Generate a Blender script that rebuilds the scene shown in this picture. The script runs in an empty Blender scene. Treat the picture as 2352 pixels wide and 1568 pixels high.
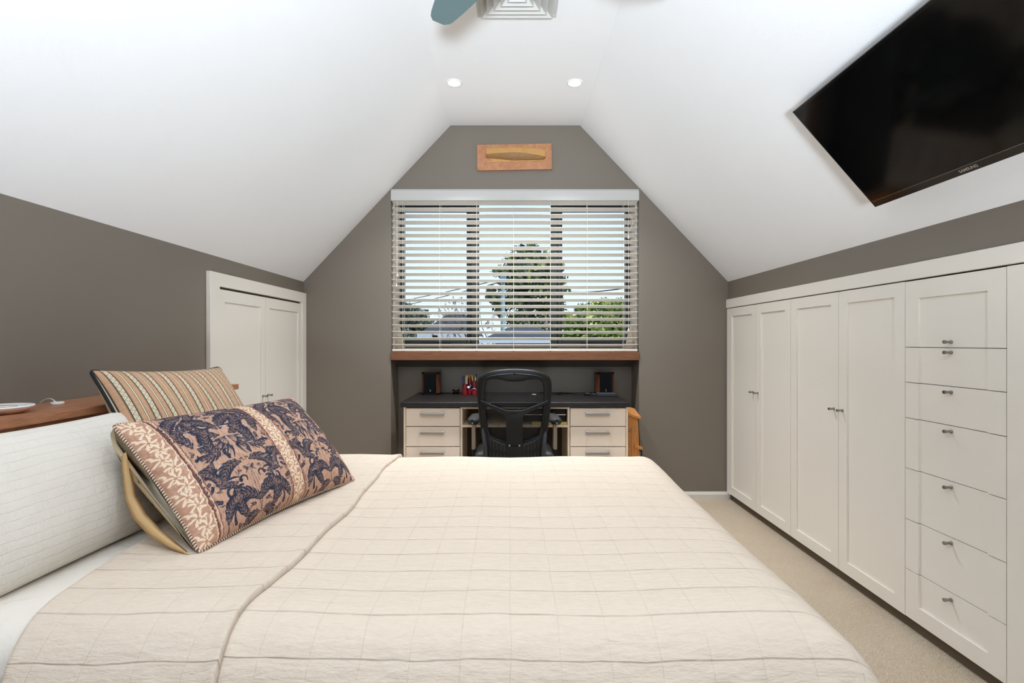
import bpy, bmesh, math, random
import numpy as np
from mathutils import Vector, Matrix

random.seed(7)
rng = np.random.default_rng(7)
PI = math.pi
scene = bpy.context.scene
COL = scene.collection


def lin(r, g, b):
    f = lambda c: (c / 255 / 12.92) if c / 255 <= 0.04045 else ((c / 255 + 0.055) / 1.055) ** 2.4
    return (f(r), f(g), f(b))


# ------------------------------------------------------------------ camera
EYE = 1.122
F = 1176.0
CX, CY = 1172.0, 785.0
cam_d = bpy.data.cameras.new('camera')
cam_d.sensor_width = 36.0
cam_d.lens = 36.0 * F / 2352.0
cam_d.shift_x = 4.0 / 2352.0
cam_d.shift_y = 1.0 / 2352.0
cam_d.clip_start = 0.02
cam_d.clip_end = 400
cam = bpy.data.objects.new('camera', cam_d)
cam.location = (0, 0, EYE)
cam.rotation_euler = (PI / 2, 0, 0)
COL.objects.link(cam)
scene.camera = cam

# ------------------------------------------------------------------ view, sky, sun
scene.view_settings.view_transform = 'Standard'
scene.view_settings.look = 'None'
scene.view_settings.gamma = 1.0
scene.view_settings.use_curve_mapping = False
scene.view_settings.exposure = 0.14

scene.cycles.max_bounces = 9
scene.cycles.diffuse_bounces = 6
scene.cycles.glossy_bounces = 3
scene.cycles.transmission_bounces = 4
scene.cycles.caustics_reflective = False
scene.cycles.caustics_refractive = False

SKY_STRENGTH = 1.12
world = bpy.data.worlds.new('sky')
scene.world = world
world.use_nodes = True
wn = world.node_tree
wn.nodes.clear()
w_out = wn.nodes.new('ShaderNodeOutputWorld')
w_bg = wn.nodes.new('ShaderNodeBackground')
w_tc = wn.nodes.new('ShaderNodeTexCoord')
w_sep = wn.nodes.new('ShaderNodeSeparateXYZ')
w_rmp = wn.nodes.new('ShaderNodeValToRGB')
w_rmp.color_ramp.elements[0].position = 0.0
w_rmp.color_ramp.elements[0].color = (0.74, 0.88, 1.04, 1)
w_rmp.color_ramp.elements[1].position = 0.55
w_rmp.color_ramp.elements[1].color = (0.50, 0.72, 1.10, 1)
wn.links.new(w_tc.outputs['Generated'], w_sep.inputs[0])
wn.links.new(w_sep.outputs['Z'], w_rmp.inputs[0])
wn.links.new(w_rmp.outputs[0], w_bg.inputs['Color'])
w_bg.inputs['Strength'].default_value = SKY_STRENGTH
wn.links.new(w_bg.outputs[0], w_out.inputs['Surface'])

sun_d = bpy.data.lights.new('sun', 'SUN')
sun_d.energy = 3.6
sun_d.angle = 0.01
sun_d.color = (1.0, 0.95, 0.86)
sun = bpy.data.objects.new('sun', sun_d)
sun.rotation_euler = Vector((-0.75, 0.30, -0.60)).to_track_quat('-Z', 'Y').to_euler()
sun.location = (20, -8, 18)
COL.objects.link(sun)

LAMP_WATT = 12.5            # each ceiling downlight
FILL_WATT = 86.0       # added fill lamp, unseen behind the camera
FILL_COLOR = (0.78, 0.895, 1.0)
FILL_TILT = math.radians(45)
FILL_SPREAD = math.radians(88)
LAMP_COLOR = (0.90, 0.955, 1.0)

# ------------------------------------------------------------------ small helpers
LOC = {}


def X(px, d):
    return (px - CX) * d / F


def Z(py, d):
    return EYE - (py - CY) * d / F


def props(o, label=None, cat=None, group=None, kind=None):
    if label:
        o['label'] = label
    if cat:
        o['category'] = cat
    if group:
        o['group'] = group
    if kind:
        o['kind'] = kind
    return o


def attach(o, parent):
    if parent is not None:
        o.parent = parent
        l = LOC.get(parent.name, Vector((0, 0, 0)))
        o.matrix_parent_inverse = Matrix.Translation(-l)
        LOC[o.name] = l * 0


def thing(name, label, cat, loc=(0, 0, 0), group=None, kind=None):
    o = bpy.data.objects.new(name, None)
    o.empty_display_size = 0.05
    COL.objects.link(o)
    o.location = loc
    LOC[o.name] = Vector(loc)
    return props(o, label, cat, group, kind)


def link_mesh(name, me, mat, parent=None, smooth=False):
    o = bpy.data.objects.new(name, me)
    COL.objects.link(o)
    if mat is not None and not me.materials:
        me.materials.append(mat)
    if smooth:
        me.polygons.foreach_set('use_smooth', [True] * len(me.polygons))
    attach(o, parent)
    return o


def share(o, name, parent, offset=(0, 0, 0)):
    c = bpy.data.objects.new(name, o.data)
    COL.objects.link(c)
    attach(c, parent)
    c.location = offset
    return c


def mesh_obj(name, verts, faces, mat, parent=None, smooth=False, uv=None):
    me = bpy.data.meshes.new(name)
    me.from_pydata([tuple(map(float, v)) for v in verts], [], faces)
    if uv is not None:
        lay = me.uv_layers.new(name='UVMap')
        idx = np.empty(len(me.loops), dtype=np.int32)
        me.loops.foreach_get('vertex_index', idx)
        lay.data.foreach_set('uv', np.asarray(uv, dtype=np.float32)[idx].ravel())
    me.update()
    return link_mesh(name, me, mat, parent, smooth)


def grid_faces(nu, nv, wrap=False):
    f = []
    for i in range(nu - 1):
        for j in range(nv - 1 if not wrap else nv):
            j2 = (j + 1) % nv
            f.append((i * nv + j, (i + 1) * nv + j, (i + 1) * nv + j2, i * nv + j2))
    return f


class MB:
    """collects shapes into one mesh"""

    def __init__(self):
        self.bm = bmesh.new()

    def box(self, x0, x1, y0, y1, z0, z1, bev=0.0, seg=1, rot=None):
        r = bmesh.ops.create_cube(self.bm, size=1.0)
        vs = r['verts']
        c = Vector(((x0 + x1) / 2, (y0 + y1) / 2, (z0 + z1) / 2))
        for v in vs:
            v.co = Vector((v.co.x * (x1 - x0), v.co.y * (y1 - y0), v.co.z * (z1 - z0)))
        if bev > 0:
            es = list({e for v in vs for e in v.link_edges})
            r2 = bmesh.ops.bevel(self.bm, geom=es, offset=bev, segments=seg, affect='EDGES', profile=0.5)
            vs = list({v for f in r2['faces'] for v in f.verts} | {v for v in vs if v.is_valid})
        for v in vs:
            if rot is not None:
                v.co = rot @ v.co
            v.co += c
        return self

    def cyl(self, p0, p1, r0, r1=None, n=16, caps=True):
        r1 = r0 if r1 is None else r1
        p0, p1 = Vector(p0), Vector(p1)
        d = (p1 - p0)
        q = d.to_track_quat('Z', 'Y')
        a, b = [], []
        for i in range(n):
            t = 2 * PI * i / n
            e = q @ Vector((math.cos(t), math.sin(t), 0))
            a.append(self.bm.verts.new(p0 + e * r0))
            b.append(self.bm.verts.new(p1 + e * r1))
        for i in range(n):
            j = (i + 1) % n
            self.bm.faces.new((a[i], a[j], b[j], b[i]))
        if caps:
            self.bm.faces.new(a[::-1])
            self.bm.faces.new(b)
        return self

    def lathe(self, prof, c=(0, 0, 0), n=24):
        rings = []
        for (r, z) in prof:
            if r < 1e-6:
                rings.append([self.bm.verts.new((c[0], c[1], c[2] + z))])
            else:
                rings.append([self.bm.verts.new((c[0] + r * math.cos(2 * PI * i / n), c[1] + r * math.sin(2 * PI * i / n), c[2] + z)) for i in range(n)])
        for a, b in zip(rings, rings[1:]):
            for i in range(n):
                j = (i + 1) % n
                fs = [a[i % len(a)], a[j % len(a)], b[j % len(b)], b[i % len(b)]]
                u = []
                for v in fs:
                    if v not in u:
                        u.append(v)
                if len(u) > 2:
                    self.bm.faces.new(u)
        return self

    def tube(self, pts, r, n=8):
        pts = [Vector(p) for p in pts]
        rr = r if isinstance(r, (list, tuple)) else [r] * len(pts)
        rings = []
        ref = Vector((0.13, 0.21, 0.97))
        for k, p in enumerate(pts):
            t = (pts[min(k + 1, len(pts) - 1)] - pts[max(k - 1, 0)]).normalized()
            a = t.cross(ref)
            if a.length < 1e-3:
                a = t.cross(Vector((1, 0, 0)))
            a.normalize()
            b = t.cross(a).normalized()
            rings.append([self.bm.verts.new(p + a * (rr[k] * math.cos(2 * PI * i / n)) + b * (rr[k] * math.sin(2 * PI * i / n))) for i in range(n)])
        for a, b in zip(rings, rings[1:]):
            for i in range(n):
                j = (i + 1) % n
                self.bm.faces.new((a[i], a[j], b[j], b[i]))
        self.bm.faces.new(rings[0][::-1])
        self.bm.faces.new(rings[-1])
        return self

    def prism(self, poly, axis, a0, a1):
        """polygon in the two other axes, extruded along axis from a0 to a1"""
        def P(p, a):
            if axis == 'y':
                return (p[0], a, p[1])
            if axis == 'x':
                return (a, p[0], p[1])
            return (p[0], p[1], a)
        lo = [self.bm.verts.new(P(p, a0)) for p in poly]
        hi = [self.bm.verts.new(P(p, a1)) for p in poly]
        n = len(poly)
        for i in range(n):
            j = (i + 1) % n
            self.bm.faces.new((lo[i], lo[j], hi[j], hi[i]))
        self.bm.faces.new(lo[::-1])
        self.bm.faces.new(hi)
        return self

    def quad(self, *ps):
        self.bm.faces.new([self.bm.verts.new(p) for p in ps])
        return self

    def build(self, name, mat, parent=None, smooth=False, auto=False):
        bmesh.ops.recalc_face_normals(self.bm, faces=self.bm.faces[:])
        me = bpy.data.meshes.new(name)
        self.bm.to_mesh(me)
        self.bm.free()
        if auto:
            me.polygons.foreach_set('use_smooth', [True] * len(me.polygons))
            me.set_sharp_from_angle(angle=math.radians(35))
        return link_mesh(name, me, mat, parent, smooth)


# ------------------------------------------------------------------ materials
class E:
    """a socket with arithmetic that writes Math nodes"""
    nt = None

    def __init__(self, s):
        self.s = s

    @staticmethod
    def op(o, *a):
        n = E.nt.nodes.new('ShaderNodeMath')
        n.operation = o
        for i, v in enumerate(a):
            if isinstance(v, E):
                E.nt.links.new(v.s, n.inputs[i])
            else:
                n.inputs[i].default_value = v
        return E(n.outputs[0])

    def __add__(s, o): return E.op('ADD', s, o)
    def __radd__(s, o): return E.op('ADD', o, s)
    def __sub__(s, o): return E.op('SUBTRACT', s, o)
    def __rsub__(s, o): return E.op('SUBTRACT', o, s)
    def __mul__(s, o): return E.op('MULTIPLY', s, o)
    def __rmul__(s, o): return E.op('MULTIPLY', o, s)
    def __truediv__(s, o): return E.op('DIVIDE', s, o)
    def abs(s): return E.op('ABSOLUTE', s)
    def frac(s): return E.op('FRACT', s)
    def gt(s, o): return E.op('GREATER_THAN', s, o)
    def lt(s, o): return E.op('LESS_THAN', s, o)
    def min(s, o): return E.op('MINIMUM', s, o)
    def max(s, o): return E.op('MAXIMUM', s, o)

    def smooth(s, a, b):
        n = E.nt.nodes.new('ShaderNodeMapRange')
        n.interpolation_type = 'SMOOTHSTEP'
        E.nt.links.new(s.s, n.inputs[0])
        n.inputs[1].default_value = a
        n.inputs[2].default_value = b
        return E(n.outputs[0])


def new_mat(name):
    m = bpy.data.materials.new(name)
    m.use_nodes = True
    nt = m.node_tree
    nt.nodes.clear()
    out = nt.nodes.new('ShaderNodeOutputMaterial')
    p = nt.nodes.new('ShaderNodeBsdfPrincipled')
    nt.links.new(p.outputs[0], out.inputs['Surface'])
    E.nt = nt
    return m, nt, p, out


def coords(nt, which='Object', scale=(1, 1, 1)):
    tc = nt.nodes.new('ShaderNodeTexCoord')
    mp = nt.nodes.new('ShaderNodeMapping')
    mp.inputs['Scale'].default_value = scale
    nt.links.new(tc.outputs[which], mp.inputs[0])
    return mp.outputs[0]


def noise(nt, vec, scale, detail=3, rough=0.55):
    n = nt.nodes.new('ShaderNodeTexNoise')
    n.inputs['Scale'].default_value = scale
    n.inputs['Detail'].default_value = detail
    n.inputs['Roughness'].default_value = rough
    nt.links.new(vec, n.inputs['Vector'])
    return n.outputs['Fac']


def mixc(nt, fac, a, b):
    n = nt.nodes.new('ShaderNodeMix')
    n.data_type = 'RGBA'
    if isinstance(fac, (int, float)):
        n.inputs[0].default_value = fac
    else:
        nt.links.new(fac.s if isinstance(fac, E) else fac, n.inputs[0])
    for i, v in ((6, a), (7, b)):
        if isinstance(v, tuple):
            n.inputs[i].default_value = (*v[:3], 1)
        else:
            nt.links.new(v, n.inputs[i])
    return n.outputs[2]


def bump(nt, p, height, dist, strength=1.0):
    b = nt.nodes.new('ShaderNodeBump')
    b.inputs['Distance'].default_value = dist
    b.inputs['Strength'].default_value = strength
    nt.links.new(height.s if isinstance(height, E) else height, b.inputs['Height'])
    nt.links.new(b.outputs[0], p.inputs['Normal'])


def mat(name, c, rough=0.5, metal=0.0, var=0.04, vscale=12, bscale=0, bdist=0.0005, spec=0.5, stretch=(1, 1, 1)):
    m, nt, p, out = new_mat(name)
    c = lin(*c)
    v = coords(nt, 'Object', stretch)
    f = noise(nt, v, vscale)
    col = mixc(nt, f, tuple(x * (1 - var) for x in c), tuple(min(1, x * (1 + var)) for x in c))
    nt.links.new(col, p.inputs['Base Color'])
    p.inputs['Roughness'].default_value = rough
    p.inputs['Metallic'].default_value = metal
    p.inputs['Specular IOR Level'].default_value = spec
    if bscale:
        bump(nt, p, noise(nt, v, bscale, 2), bdist)
    return m


def wood(name, c1, c2, stretch, scale=1.0, rough=0.45, spec=0.4):
    m, nt, p, out = new_mat(name)
    v = coords(nt, 'Object', stretch)
    f = noise(nt, v, 6 * scale, 6, 0.65)
    f2 = noise(nt, v, 30 * scale, 3, 0.6)
    r = (E(f) * 0.7 + E(f2) * 0.3).smooth(0.32, 0.68)
    nt.links.new(mixc(nt, r, lin(*c1), lin(*c2)), p.inputs['Base Color'])
    p.inputs['Roughness'].default_value = rough
    p.inputs['Specular IOR Level'].default_value = spec
    bump(nt, p, f2, 0.0006)
    return m


def emit(name, c, s):
    m = bpy.data.materials.new(name)
    m.use_nodes = True
    nt = m.node_tree
    nt.nodes.clear()
    out = nt.nodes.new('ShaderNodeOutputMaterial')
    e = nt.nodes.new('ShaderNodeEmission')
    e.inputs[0].default_value = (*c, 1)
    e.inputs[1].default_value = s
    nt.links.new(e.outputs[0], out.inputs[0])
    return m


def glass_mat(name, tint=(0.97, 0.985, 0.98)):
    m = bpy.data.materials.new(name)
    m.use_nodes = True
    nt = m.node_tree
    nt.nodes.clear()
    out = nt.nodes.new('ShaderNodeOutputMaterial')
    t = nt.nodes.new('ShaderNodeBsdfTransparent')
    t.inputs[0].default_value = (*tint, 1)
    g = nt.nodes.new('ShaderNodeBsdfGlossy')
    g.inputs['Roughness'].default_value = 0.02
    fr = nt.nodes.new('ShaderNodeFresnel')
    fr.inputs[0].default_value = 1.12
    mx = nt.nodes.new('ShaderNodeMixShader')
    nt.links.new(fr.outputs[0], mx.inputs[0])
    nt.links.new(t.outputs[0], mx.inputs[1])
    nt.links.new(g.outputs[0], mx.inputs[2])
    nt.links.new(mx.outputs[0], out.inputs[0])
    return m


M = {}
M['wall'] = mat('wall_paint', (121, 112, 101), 0.42, var=0.03, vscale=3, bscale=260, bdist=0.0004, spec=0.5)
M['ceil'] = mat('ceiling_paint', (244, 244, 245), 0.7, var=0.01, vscale=3, bscale=220, bdist=0.0003, spec=0.2)
M['cab'] = mat('cabinet_paint', (231, 224, 213), 0.38, var=0.015, vscale=5, bscale=180, bdist=0.00015, spec=0.45)
M['cabgap'] = mat('cabinet_inside', (70, 62, 52), 0.8)
M['trim'] = mat('skirting_paint', (214, 208, 198), 0.45, var=0.02)
M['knob'] = mat('brushed_steel', (150, 145, 138), 0.28, 0.9, var=0.05, vscale=80)
M['handle'] = mat('satin_nickel', (172, 168, 164), 0.35, 0.75, var=0.06, vscale=60, stretch=(0.2, 1, 4))
M['deskcream'] = mat('desk_laminate', (240, 222, 203), 0.5, var=0.02, vscale=40)
M['deskedge'] = mat('desk_edge', (236, 217, 192), 0.5, var=0.03)
M['desktop'] = wood('desk_top_black', (18, 15, 14), (28, 24, 22), (1.2, 14, 14), 1.5, 0.42, 0.45)
M['blackplastic'] = mat('black_plastic', (15, 16, 16), 0.42, var=0.1, vscale=60, bscale=400, bdist=0.0002, spec=0.3)
M['charcoal'] = mat('charcoal_pad', (36, 36, 36), 0.6, var=0.06, vscale=60, bscale=500, bdist=0.0003)
M['slateplastic'] = mat('slate_plastic', (44, 48, 54), 0.45, var=0.05)
M['greysteel'] = mat('arm_post_metal', (150, 138, 125), 0.4, 0.6, var=0.06, vscale=50)
M['blackgloss'] = mat('gloss_black', (10, 10, 11), 0.14, var=0.1, spec=0.5)
M['screen'] = mat('screen_black', (7, 7, 7), 0.09, var=0.1, spec=0.30)
M['silver'] = mat('silver_line', (190, 195, 200), 0.2, 0.9)
M['white'] = mat('white_plastic', (238, 238, 236), 0.35, var=0.01)
M['pinkwhite'] = mat('blush_ceramic', (225, 196, 180), 0.35, var=0.04)
M['pelmet'] = mat('pelmet_white', (198, 196, 192), 0.4, var=0.01, vscale=3)
M['slat'] = mat('slat_cream', (226, 218, 208), 0.35, var=0.015, vscale=4)
M['cord'] = mat('cord_cream', (232, 226, 212), 0.7, var=0.04, vscale=200)
M['sill'] = wood('walnut_laminate', (94, 56, 34), (138, 90, 58), (1.6, 30, 60), 1.2, 0.5)
M['cherry'] = wood('cherry_timber', (148, 96, 66), (184, 128, 92), (9, 1.2, 9), 1.2, 0.38)
M['alder'] = wood('plaque_timber', (172, 116, 80), (198, 142, 104), (4, 9, 3), 1.4, 0.35)
M['hulllight'] = wood('hull_light_timber', (186, 138, 78), (208, 162, 100), (3, 14, 26), 1.4, 0.3)
M['hulldark'] = wood('hull_dark_timber', (128, 88, 40), (154, 110, 58), (3, 14, 26), 1.4, 0.35)
M['pine'] = wood('orange_pine', (176, 112, 54), (206, 144, 82), (26, 8, 3), 1.0, 0.45)
M['frame'] = mat('window_aluminium', (62, 70, 64), 0.45, 0.2, var=0.03)
M['framedark'] = mat('window_seal', (34, 38, 36), 0.6)
M['reveal'] = mat('window_reveal_paint', (230, 214, 190), 0.5, var=0.02)
M['glass'] = glass_mat('window_glass')
M['fan'] = mat('fan_blade_teal', (128, 154, 158), 0.32, 0.35, var=0.08, vscale=6)
M['fanhub'] = mat('fan_metal', (120, 132, 134), 0.35, 0.6)
M['lens'] = emit('lamp_lens', (1.0, 0.97, 0.92), 6.0)
M['red'] = mat('pen_pot_red', (116, 20, 26), 0.25, var=0.06, spec=0.6)
M['speakwood'] = wood('speaker_timber', (74, 40, 26), (100, 56, 38), (20, 20, 3), 1.0, 0.35)
M['grille'] = mat('speaker_cloth', (9, 11, 12), 0.85, var=0.15, vscale=300, spec=0.1)
M['yellow'] = mat('paper_yellow', (222, 200, 110), 0.7)
M['blue'] = mat('pen_blue', (34, 60, 130), 0.4)
M['orange'] = mat('pen_orange', (226, 110, 40), 0.4)
M['gold'] = mat('pen_gold', (214, 172, 96), 0.35, 0.3)
M['lime'] = mat('pen_lime', (196, 204, 60), 0.4)
M['piping_black'] = mat('cord_black', (18, 18, 18), 0.8, var=0.2, vscale=300)
M['cream_cloth'] = mat('cream_cotton', (214, 196, 166), 0.85, var=0.05, vscale=8, bscale=700, bdist=0.0003, spec=0.1)
M['tan_cloth'] = mat('tan_cotton', (206, 170, 122), 0.85, var=0.05, vscale=8, bscale=700, bdist=0.0003, spec=0.1)
M['sheet'] = mat('white_sheet', (228, 219, 207), 0.85, var=0.02, vscale=6, bscale=28, bdist=0.004, spec=0.1)
M['basecloth'] = mat('bed_base_cloth', (196, 186, 172), 0.9, var=0.05)


def m_carpet():
    m, nt, p, out = new_mat('loop_carpet')
    v = coords(nt, 'Object')
    vo = nt.nodes.new('ShaderNodeTexVoronoi')
    vo.inputs['Scale'].default_value = 185
    vo.inputs['Randomness'].default_value = 0.55
    nt.links.new(v, vo.inputs['Vector'])
    d = E(vo.outputs['Distance'])
    n1 = E(noise(nt, v, 5, 3))
    f = (d.smooth(0.85, 0.1) * 0.75 + n1 * 0.22)
    nt.links.new(mixc(nt, f, lin(186, 163, 136), lin(234, 218, 197)), p.inputs['Base Color'])
    p.inputs['Roughness'].default_value = 0.95
    p.inputs['Specular IOR Level'].default_value = 0.05
    bump(nt, p, d.smooth(0.8, 0.0), 0.004)
    return m


def uvs(nt):
    tc = nt.nodes.new('ShaderNodeTexCoord')
    sp = nt.nodes.new('ShaderNodeSeparateXYZ')
    nt.links.new(tc.outputs['UV'], sp.inputs[0])
    return tc.outputs['UV'], E(sp.outputs[0]), E(sp.outputs[1])


def m_quilt():
    m, nt, p, out = new_mat('quilted_linen')
    uv, u, v = uvs(nt)
    wob = E(noise(nt, uv, 9, 2)) - 0.5
    du = (((u + wob * 0.008) / 0.090 + 0.5).frac() - 0.5).abs() * 0.090
    dv = (((v + wob * 0.010) / 0.090 + 0.5).frac() - 0.5).abs() * 0.090
    gu = du.smooth(0.0, 0.0022)
    gv = dv.smooth(0.0, 0.0028)
    puff = E.op('SQRT', (du / 0.045)) * 0.25 + E.op('SQRT', (dv / 0.045)) * 0.55
    mp = nt.nodes.new('ShaderNodeMapping')
    mp.inputs['Scale'].default_value = (16, 46, 1)
    nt.links.new(uv, mp.inputs[0])
    w1 = E(noise(nt, mp.outputs[0], 1.0, 4, 0.6))
    mp2 = nt.nodes.new('ShaderNodeMapping')
    mp2.inputs['Scale'].default_value = (9, 14, 1)
    mp2.inputs['Rotation'].default_value = (0, 0, 0.5)
    nt.links.new(uv, mp2.inputs[0])
    w2n = nt.nodes.new('ShaderNodeTexNoise')
    w2n.noise_type = 'RIDGED_MULTIFRACTAL'
    w2n.inputs['Scale'].default_value = 1.0
    w2n.inputs['Detail'].default_value = 3
    nt.links.new(mp2.outputs[0], w2n.inputs['Vector'])
    w2 = E(w2n.outputs['Fac'])
    h = puff * 0.25 + gv * 0.22 + gu * 0.07 + w1 * 1.0 + w2 * 0.55
    bump(nt, p, h, 0.0062)
    lw = E(noise(nt, uv, 14, 2)).smooth(0.3, 0.75)
    line = 1.0 - (1.0 - gv) * (lw * 0.48 + 0.08) - (1.0 - gu) * (lw * 0.14)
    slub = E(noise(nt, mp.outputs[0], 3.0, 3))
    c = mixc(nt, slub, lin(209, 190, 170), lin(219, 204, 188))
    c = mixc(nt, line, lin(160, 140, 116), c)
    nt.links.new(c, p.inputs['Base Color'])
    p.inputs['Roughness'].default_value = 0.9
    p.inputs['Specular IOR Level'].default_value = 0.1
    return m


def m_pillow():
    m, nt, p, out = new_mat('seersucker_cotton')
    uv, u, v = uvs(nt)
    wob = E(noise(nt, uv, 7, 2)) - 0.5
    lv = ((v + wob * 0.016) / 0.021).frac()
    rib = (lv - 0.5).abs().smooth(0.40, 0.5)
    mp = nt.nodes.new('ShaderNodeMapping')
    mp.inputs['Scale'].default_value = (85, 40, 1)
    nt.links.new(uv, mp.inputs[0])
    pk = E(noise(nt, mp.outputs[0], 1.0, 2))
    big = E(noise(nt, uv, 9, 2))
    bump(nt, p, pk * 0.7 - rib * 0.12 + big * 2.0, 0.003)
    c = mixc(nt, rib, lin(226, 218, 207), lin(219, 210, 198))
    nt.links.new(c, p.inputs['Base Color'])
    p.inputs['Roughness'].default_value = 0.85
    p.inputs['Specular IOR Level'].default_value = 0.1
    return m


def m_stripes():
    m, nt, p, out = new_mat('striped_brocade')
    uv, u, v = uvs(nt)
    P_ = 0.046
    f = (u / P_).frac()
    a = (f - 0.30).abs()
    band = a.lt(0.125)                                    # the cream ornamental band
    edge = ((a - 0.155).abs()).lt(0.022)                  # dark lines beside it
    edge2 = ((a - 0.205).abs()).lt(0.010)
    thin = ((f - 0.80).abs()).lt(0.028)
    thin_e = (((f - 0.80).abs() - 0.045).abs()).lt(0.012)
    tri = ((v / 0.017).frac() - 0.5).abs() * 2.0
    zig = ((f - 0.175) / 0.25 - tri).abs().lt(0.13)
    zig2 = ((f - 0.175) / 0.25 - (1.0 - tri)).abs().lt(0.06)
    base_n = E(noise(nt, coords(nt, 'UV', (14, 120, 1)), 1.0, 3))
    base = mixc(nt, base_n, lin(178, 136, 104), lin(206, 164, 130))
    c = mixc(nt, thin_e, base, lin(70, 66, 62))
    c = mixc(nt, thin, c, lin(224, 212, 184))
    c = mixc(nt, edge2, c, lin(92, 84, 74))
    c = mixc(nt, edge, c, lin(44, 44, 46))
    bc = mixc(nt, zig, lin(214, 198, 170), lin(150, 138, 118))
    bc = mixc(nt, zig2, bc, lin(196, 186, 160))
    c = mixc(nt, band, c, bc)
    nt.links.new(c, p.inputs['Base Color'])
    p.inputs['Roughness'].default_value = 0.7
    p.inputs['Specular IOR Level'].default_value = 0.2
    wr = E(noise(nt, coords(nt, 'UV', (9, 34, 1)), 1.0, 3))
    bump(nt, p, wr * 1.0 + band * 0.15, 0.005)
    return m


def m_attr(name, rough=0.8):
    m, nt, p, out = new_mat(name)
    a = nt.nodes.new('ShaderNodeAttribute')
    a.attribute_name = 'print'
    uv, u, v = uvs(nt)
    n = E(noise(nt, coords(nt, 'UV', (500, 500, 1)), 1.0, 2))
    nt.links.new(mixc(nt, n * 0.07, a.outputs['Color'], lin(150, 120, 100)), p.inputs['Base Color'])
    p.inputs['Roughness'].default_value = rough
    p.inputs['Specular IOR Level'].default_value = 0.15
    wr = E(noise(nt, coords(nt, 'UV', (16, 10, 1)), 1.0, 3))
    bump(nt, p, wr * 2.0 + n * 0.15, 0.003)
    return m


def m_rope(name, c1, c2, freq):
    m, nt, p, out = new_mat(name)
    uv, u, v = uvs(nt)
    s = ((u * freq + v * 1.0).frac() - 0.5).abs().smooth(0.14, 0.30)
    nt.links.new(mixc(nt, s, lin(*c1), lin(*c2)), p.inputs['Base Color'])
    p.inputs['Roughness'].default_value = 0.7
    bump(nt, p, s, 0.002)
    return m


def m_leaf(name, c1, c2, c3):
    m, nt, p, out = new_mat(name)
    oi = nt.nodes.new('ShaderNodeNewGeometry')
    r = E(oi.outputs['Random Per Island'])
    c = mixc(nt, r.smooth(0.0, 0.6), lin(*c1), lin(*c2))
    c = mixc(nt, r.smooth(0.7, 1.0), c, lin(*c3))
    nt.links.new(c, p.inputs['Base Color'])
    p.inputs['Roughness'].default_value = 0.5
    return m


M['carpet'] = m_carpet()
M['quilt'] = m_quilt()
M['pillow'] = m_pillow()
M['stripes'] = m_stripes()
M['damask'] = m_attr('damask_print')
M['rope_brown'] = m_rope('twisted_cord_brown', (226, 208, 184), (122, 84, 66), 130)

# ------------------------------------------------------------------ room shell
XL, XR, YB, YR = -1.477, 1.555, 3.657, -2.2
EAVE, TOP = 1.552, 2.668
CXL, CXR = -0.426, 0.498
AX0, AX1, AYB, ATOP = -0.852, 0.920, 3.887, 2.205      # alcove
SILL_T = 1.052
TH = 0.14


def slope_l(x):
    return EAVE + (x - XL) * (TOP - EAVE) / (CXL - XL)


def slope_r(x):
    return EAVE + (XR - x) * (TOP - EAVE) / (XR - CXR)


b = MB()
b.box(XL - TH, XR + 0.40, YR - TH, AYB + TH, -0.12, 0.0)
o = b.build('floor', M['carpet'])
props(o, 'beige looped wool carpet covering the bedroom floor', kind='structure')

b = MB()
b.box(XL - TH, XL, YR - TH, YB + 0.36, 0.0, EAVE + 0.02)
o = b.build('wall_left', M['wall'])
props(o, 'low grey knee wall behind the headboard', kind='structure')
b = MB()
b.box(XR, XR + TH, YR - TH, YB + 0.36, 1.362, EAVE + 0.02)
b.box(XR, XR + TH, YR - TH, 0.778, 0.0, 1.362)
o = b.build('wall_right', M['wall'])
props(o, 'grey strip of knee wall above the built-in cabinets', kind='structure')

# back wall: gable with the alcove cut out of it
b = MB()
zl, zr = slope_l(AX0), slope_r(AX1)
b.prism([(XL, 0), (AX0, 0), (AX0, zl), (XL, EAVE)], 'y', YB, AYB + TH)
b.prism([(AX1, 0), (XR, 0), (XR, EAVE), (AX1, zr)], 'y', YB, AYB + TH)
b.prism([(AX0, ATOP), (AX1, ATOP), (AX1, zr), (CXR, TOP), (CXL, TOP), (AX0, zl + 0.001)], 'y', YB, AYB + TH)
b.box(AX0, AX1, AYB, AYB + TH, 0.0, SILL_T - 0.06)
o = b.build('wall_back', M['wall'])
props(o, 'taupe painted gable wall around the window alcove', kind='structure')

# rear wall
b = MB()
b.prism([(XL, 0), (XR, 0), (XR, EAVE), (CXR, TOP), (CXL, TOP), (XL, EAVE)], 'y', YR - TH, YR)
o = b.build('wall_rear', M['wall'])
props(o, 'taupe gable wall behind the camera', kind='structure')

# ceiling: two slopes and a flat strip
b = MB()
b.prism([(XL - TH, EAVE - (TOP - EAVE) / (CXL - XL) * TH), (CXL, TOP), (CXL, TOP + 0.16), (XL - TH, EAVE - (TOP - EAVE) / (CXL - XL) * TH + 0.16)], 'y', YR - TH, AYB + TH)
b.prism([(XR + TH, EAVE - (TOP - EAVE) / (XR - CXR) * TH), (CXR, TOP), (CXR, TOP + 0.16), (XR + TH, EAVE - (TOP - EAVE) / (XR - CXR) * TH + 0.16)], 'y', YR - TH, AYB + TH)
b.box(CXL, CXR, YR - TH, AYB + TH, TOP, TOP + 0.16)
o = b.build('ceiling', M['ceil'])
props(o, 'white sloping attic ceiling with a flat central strip', kind='structure')

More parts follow.
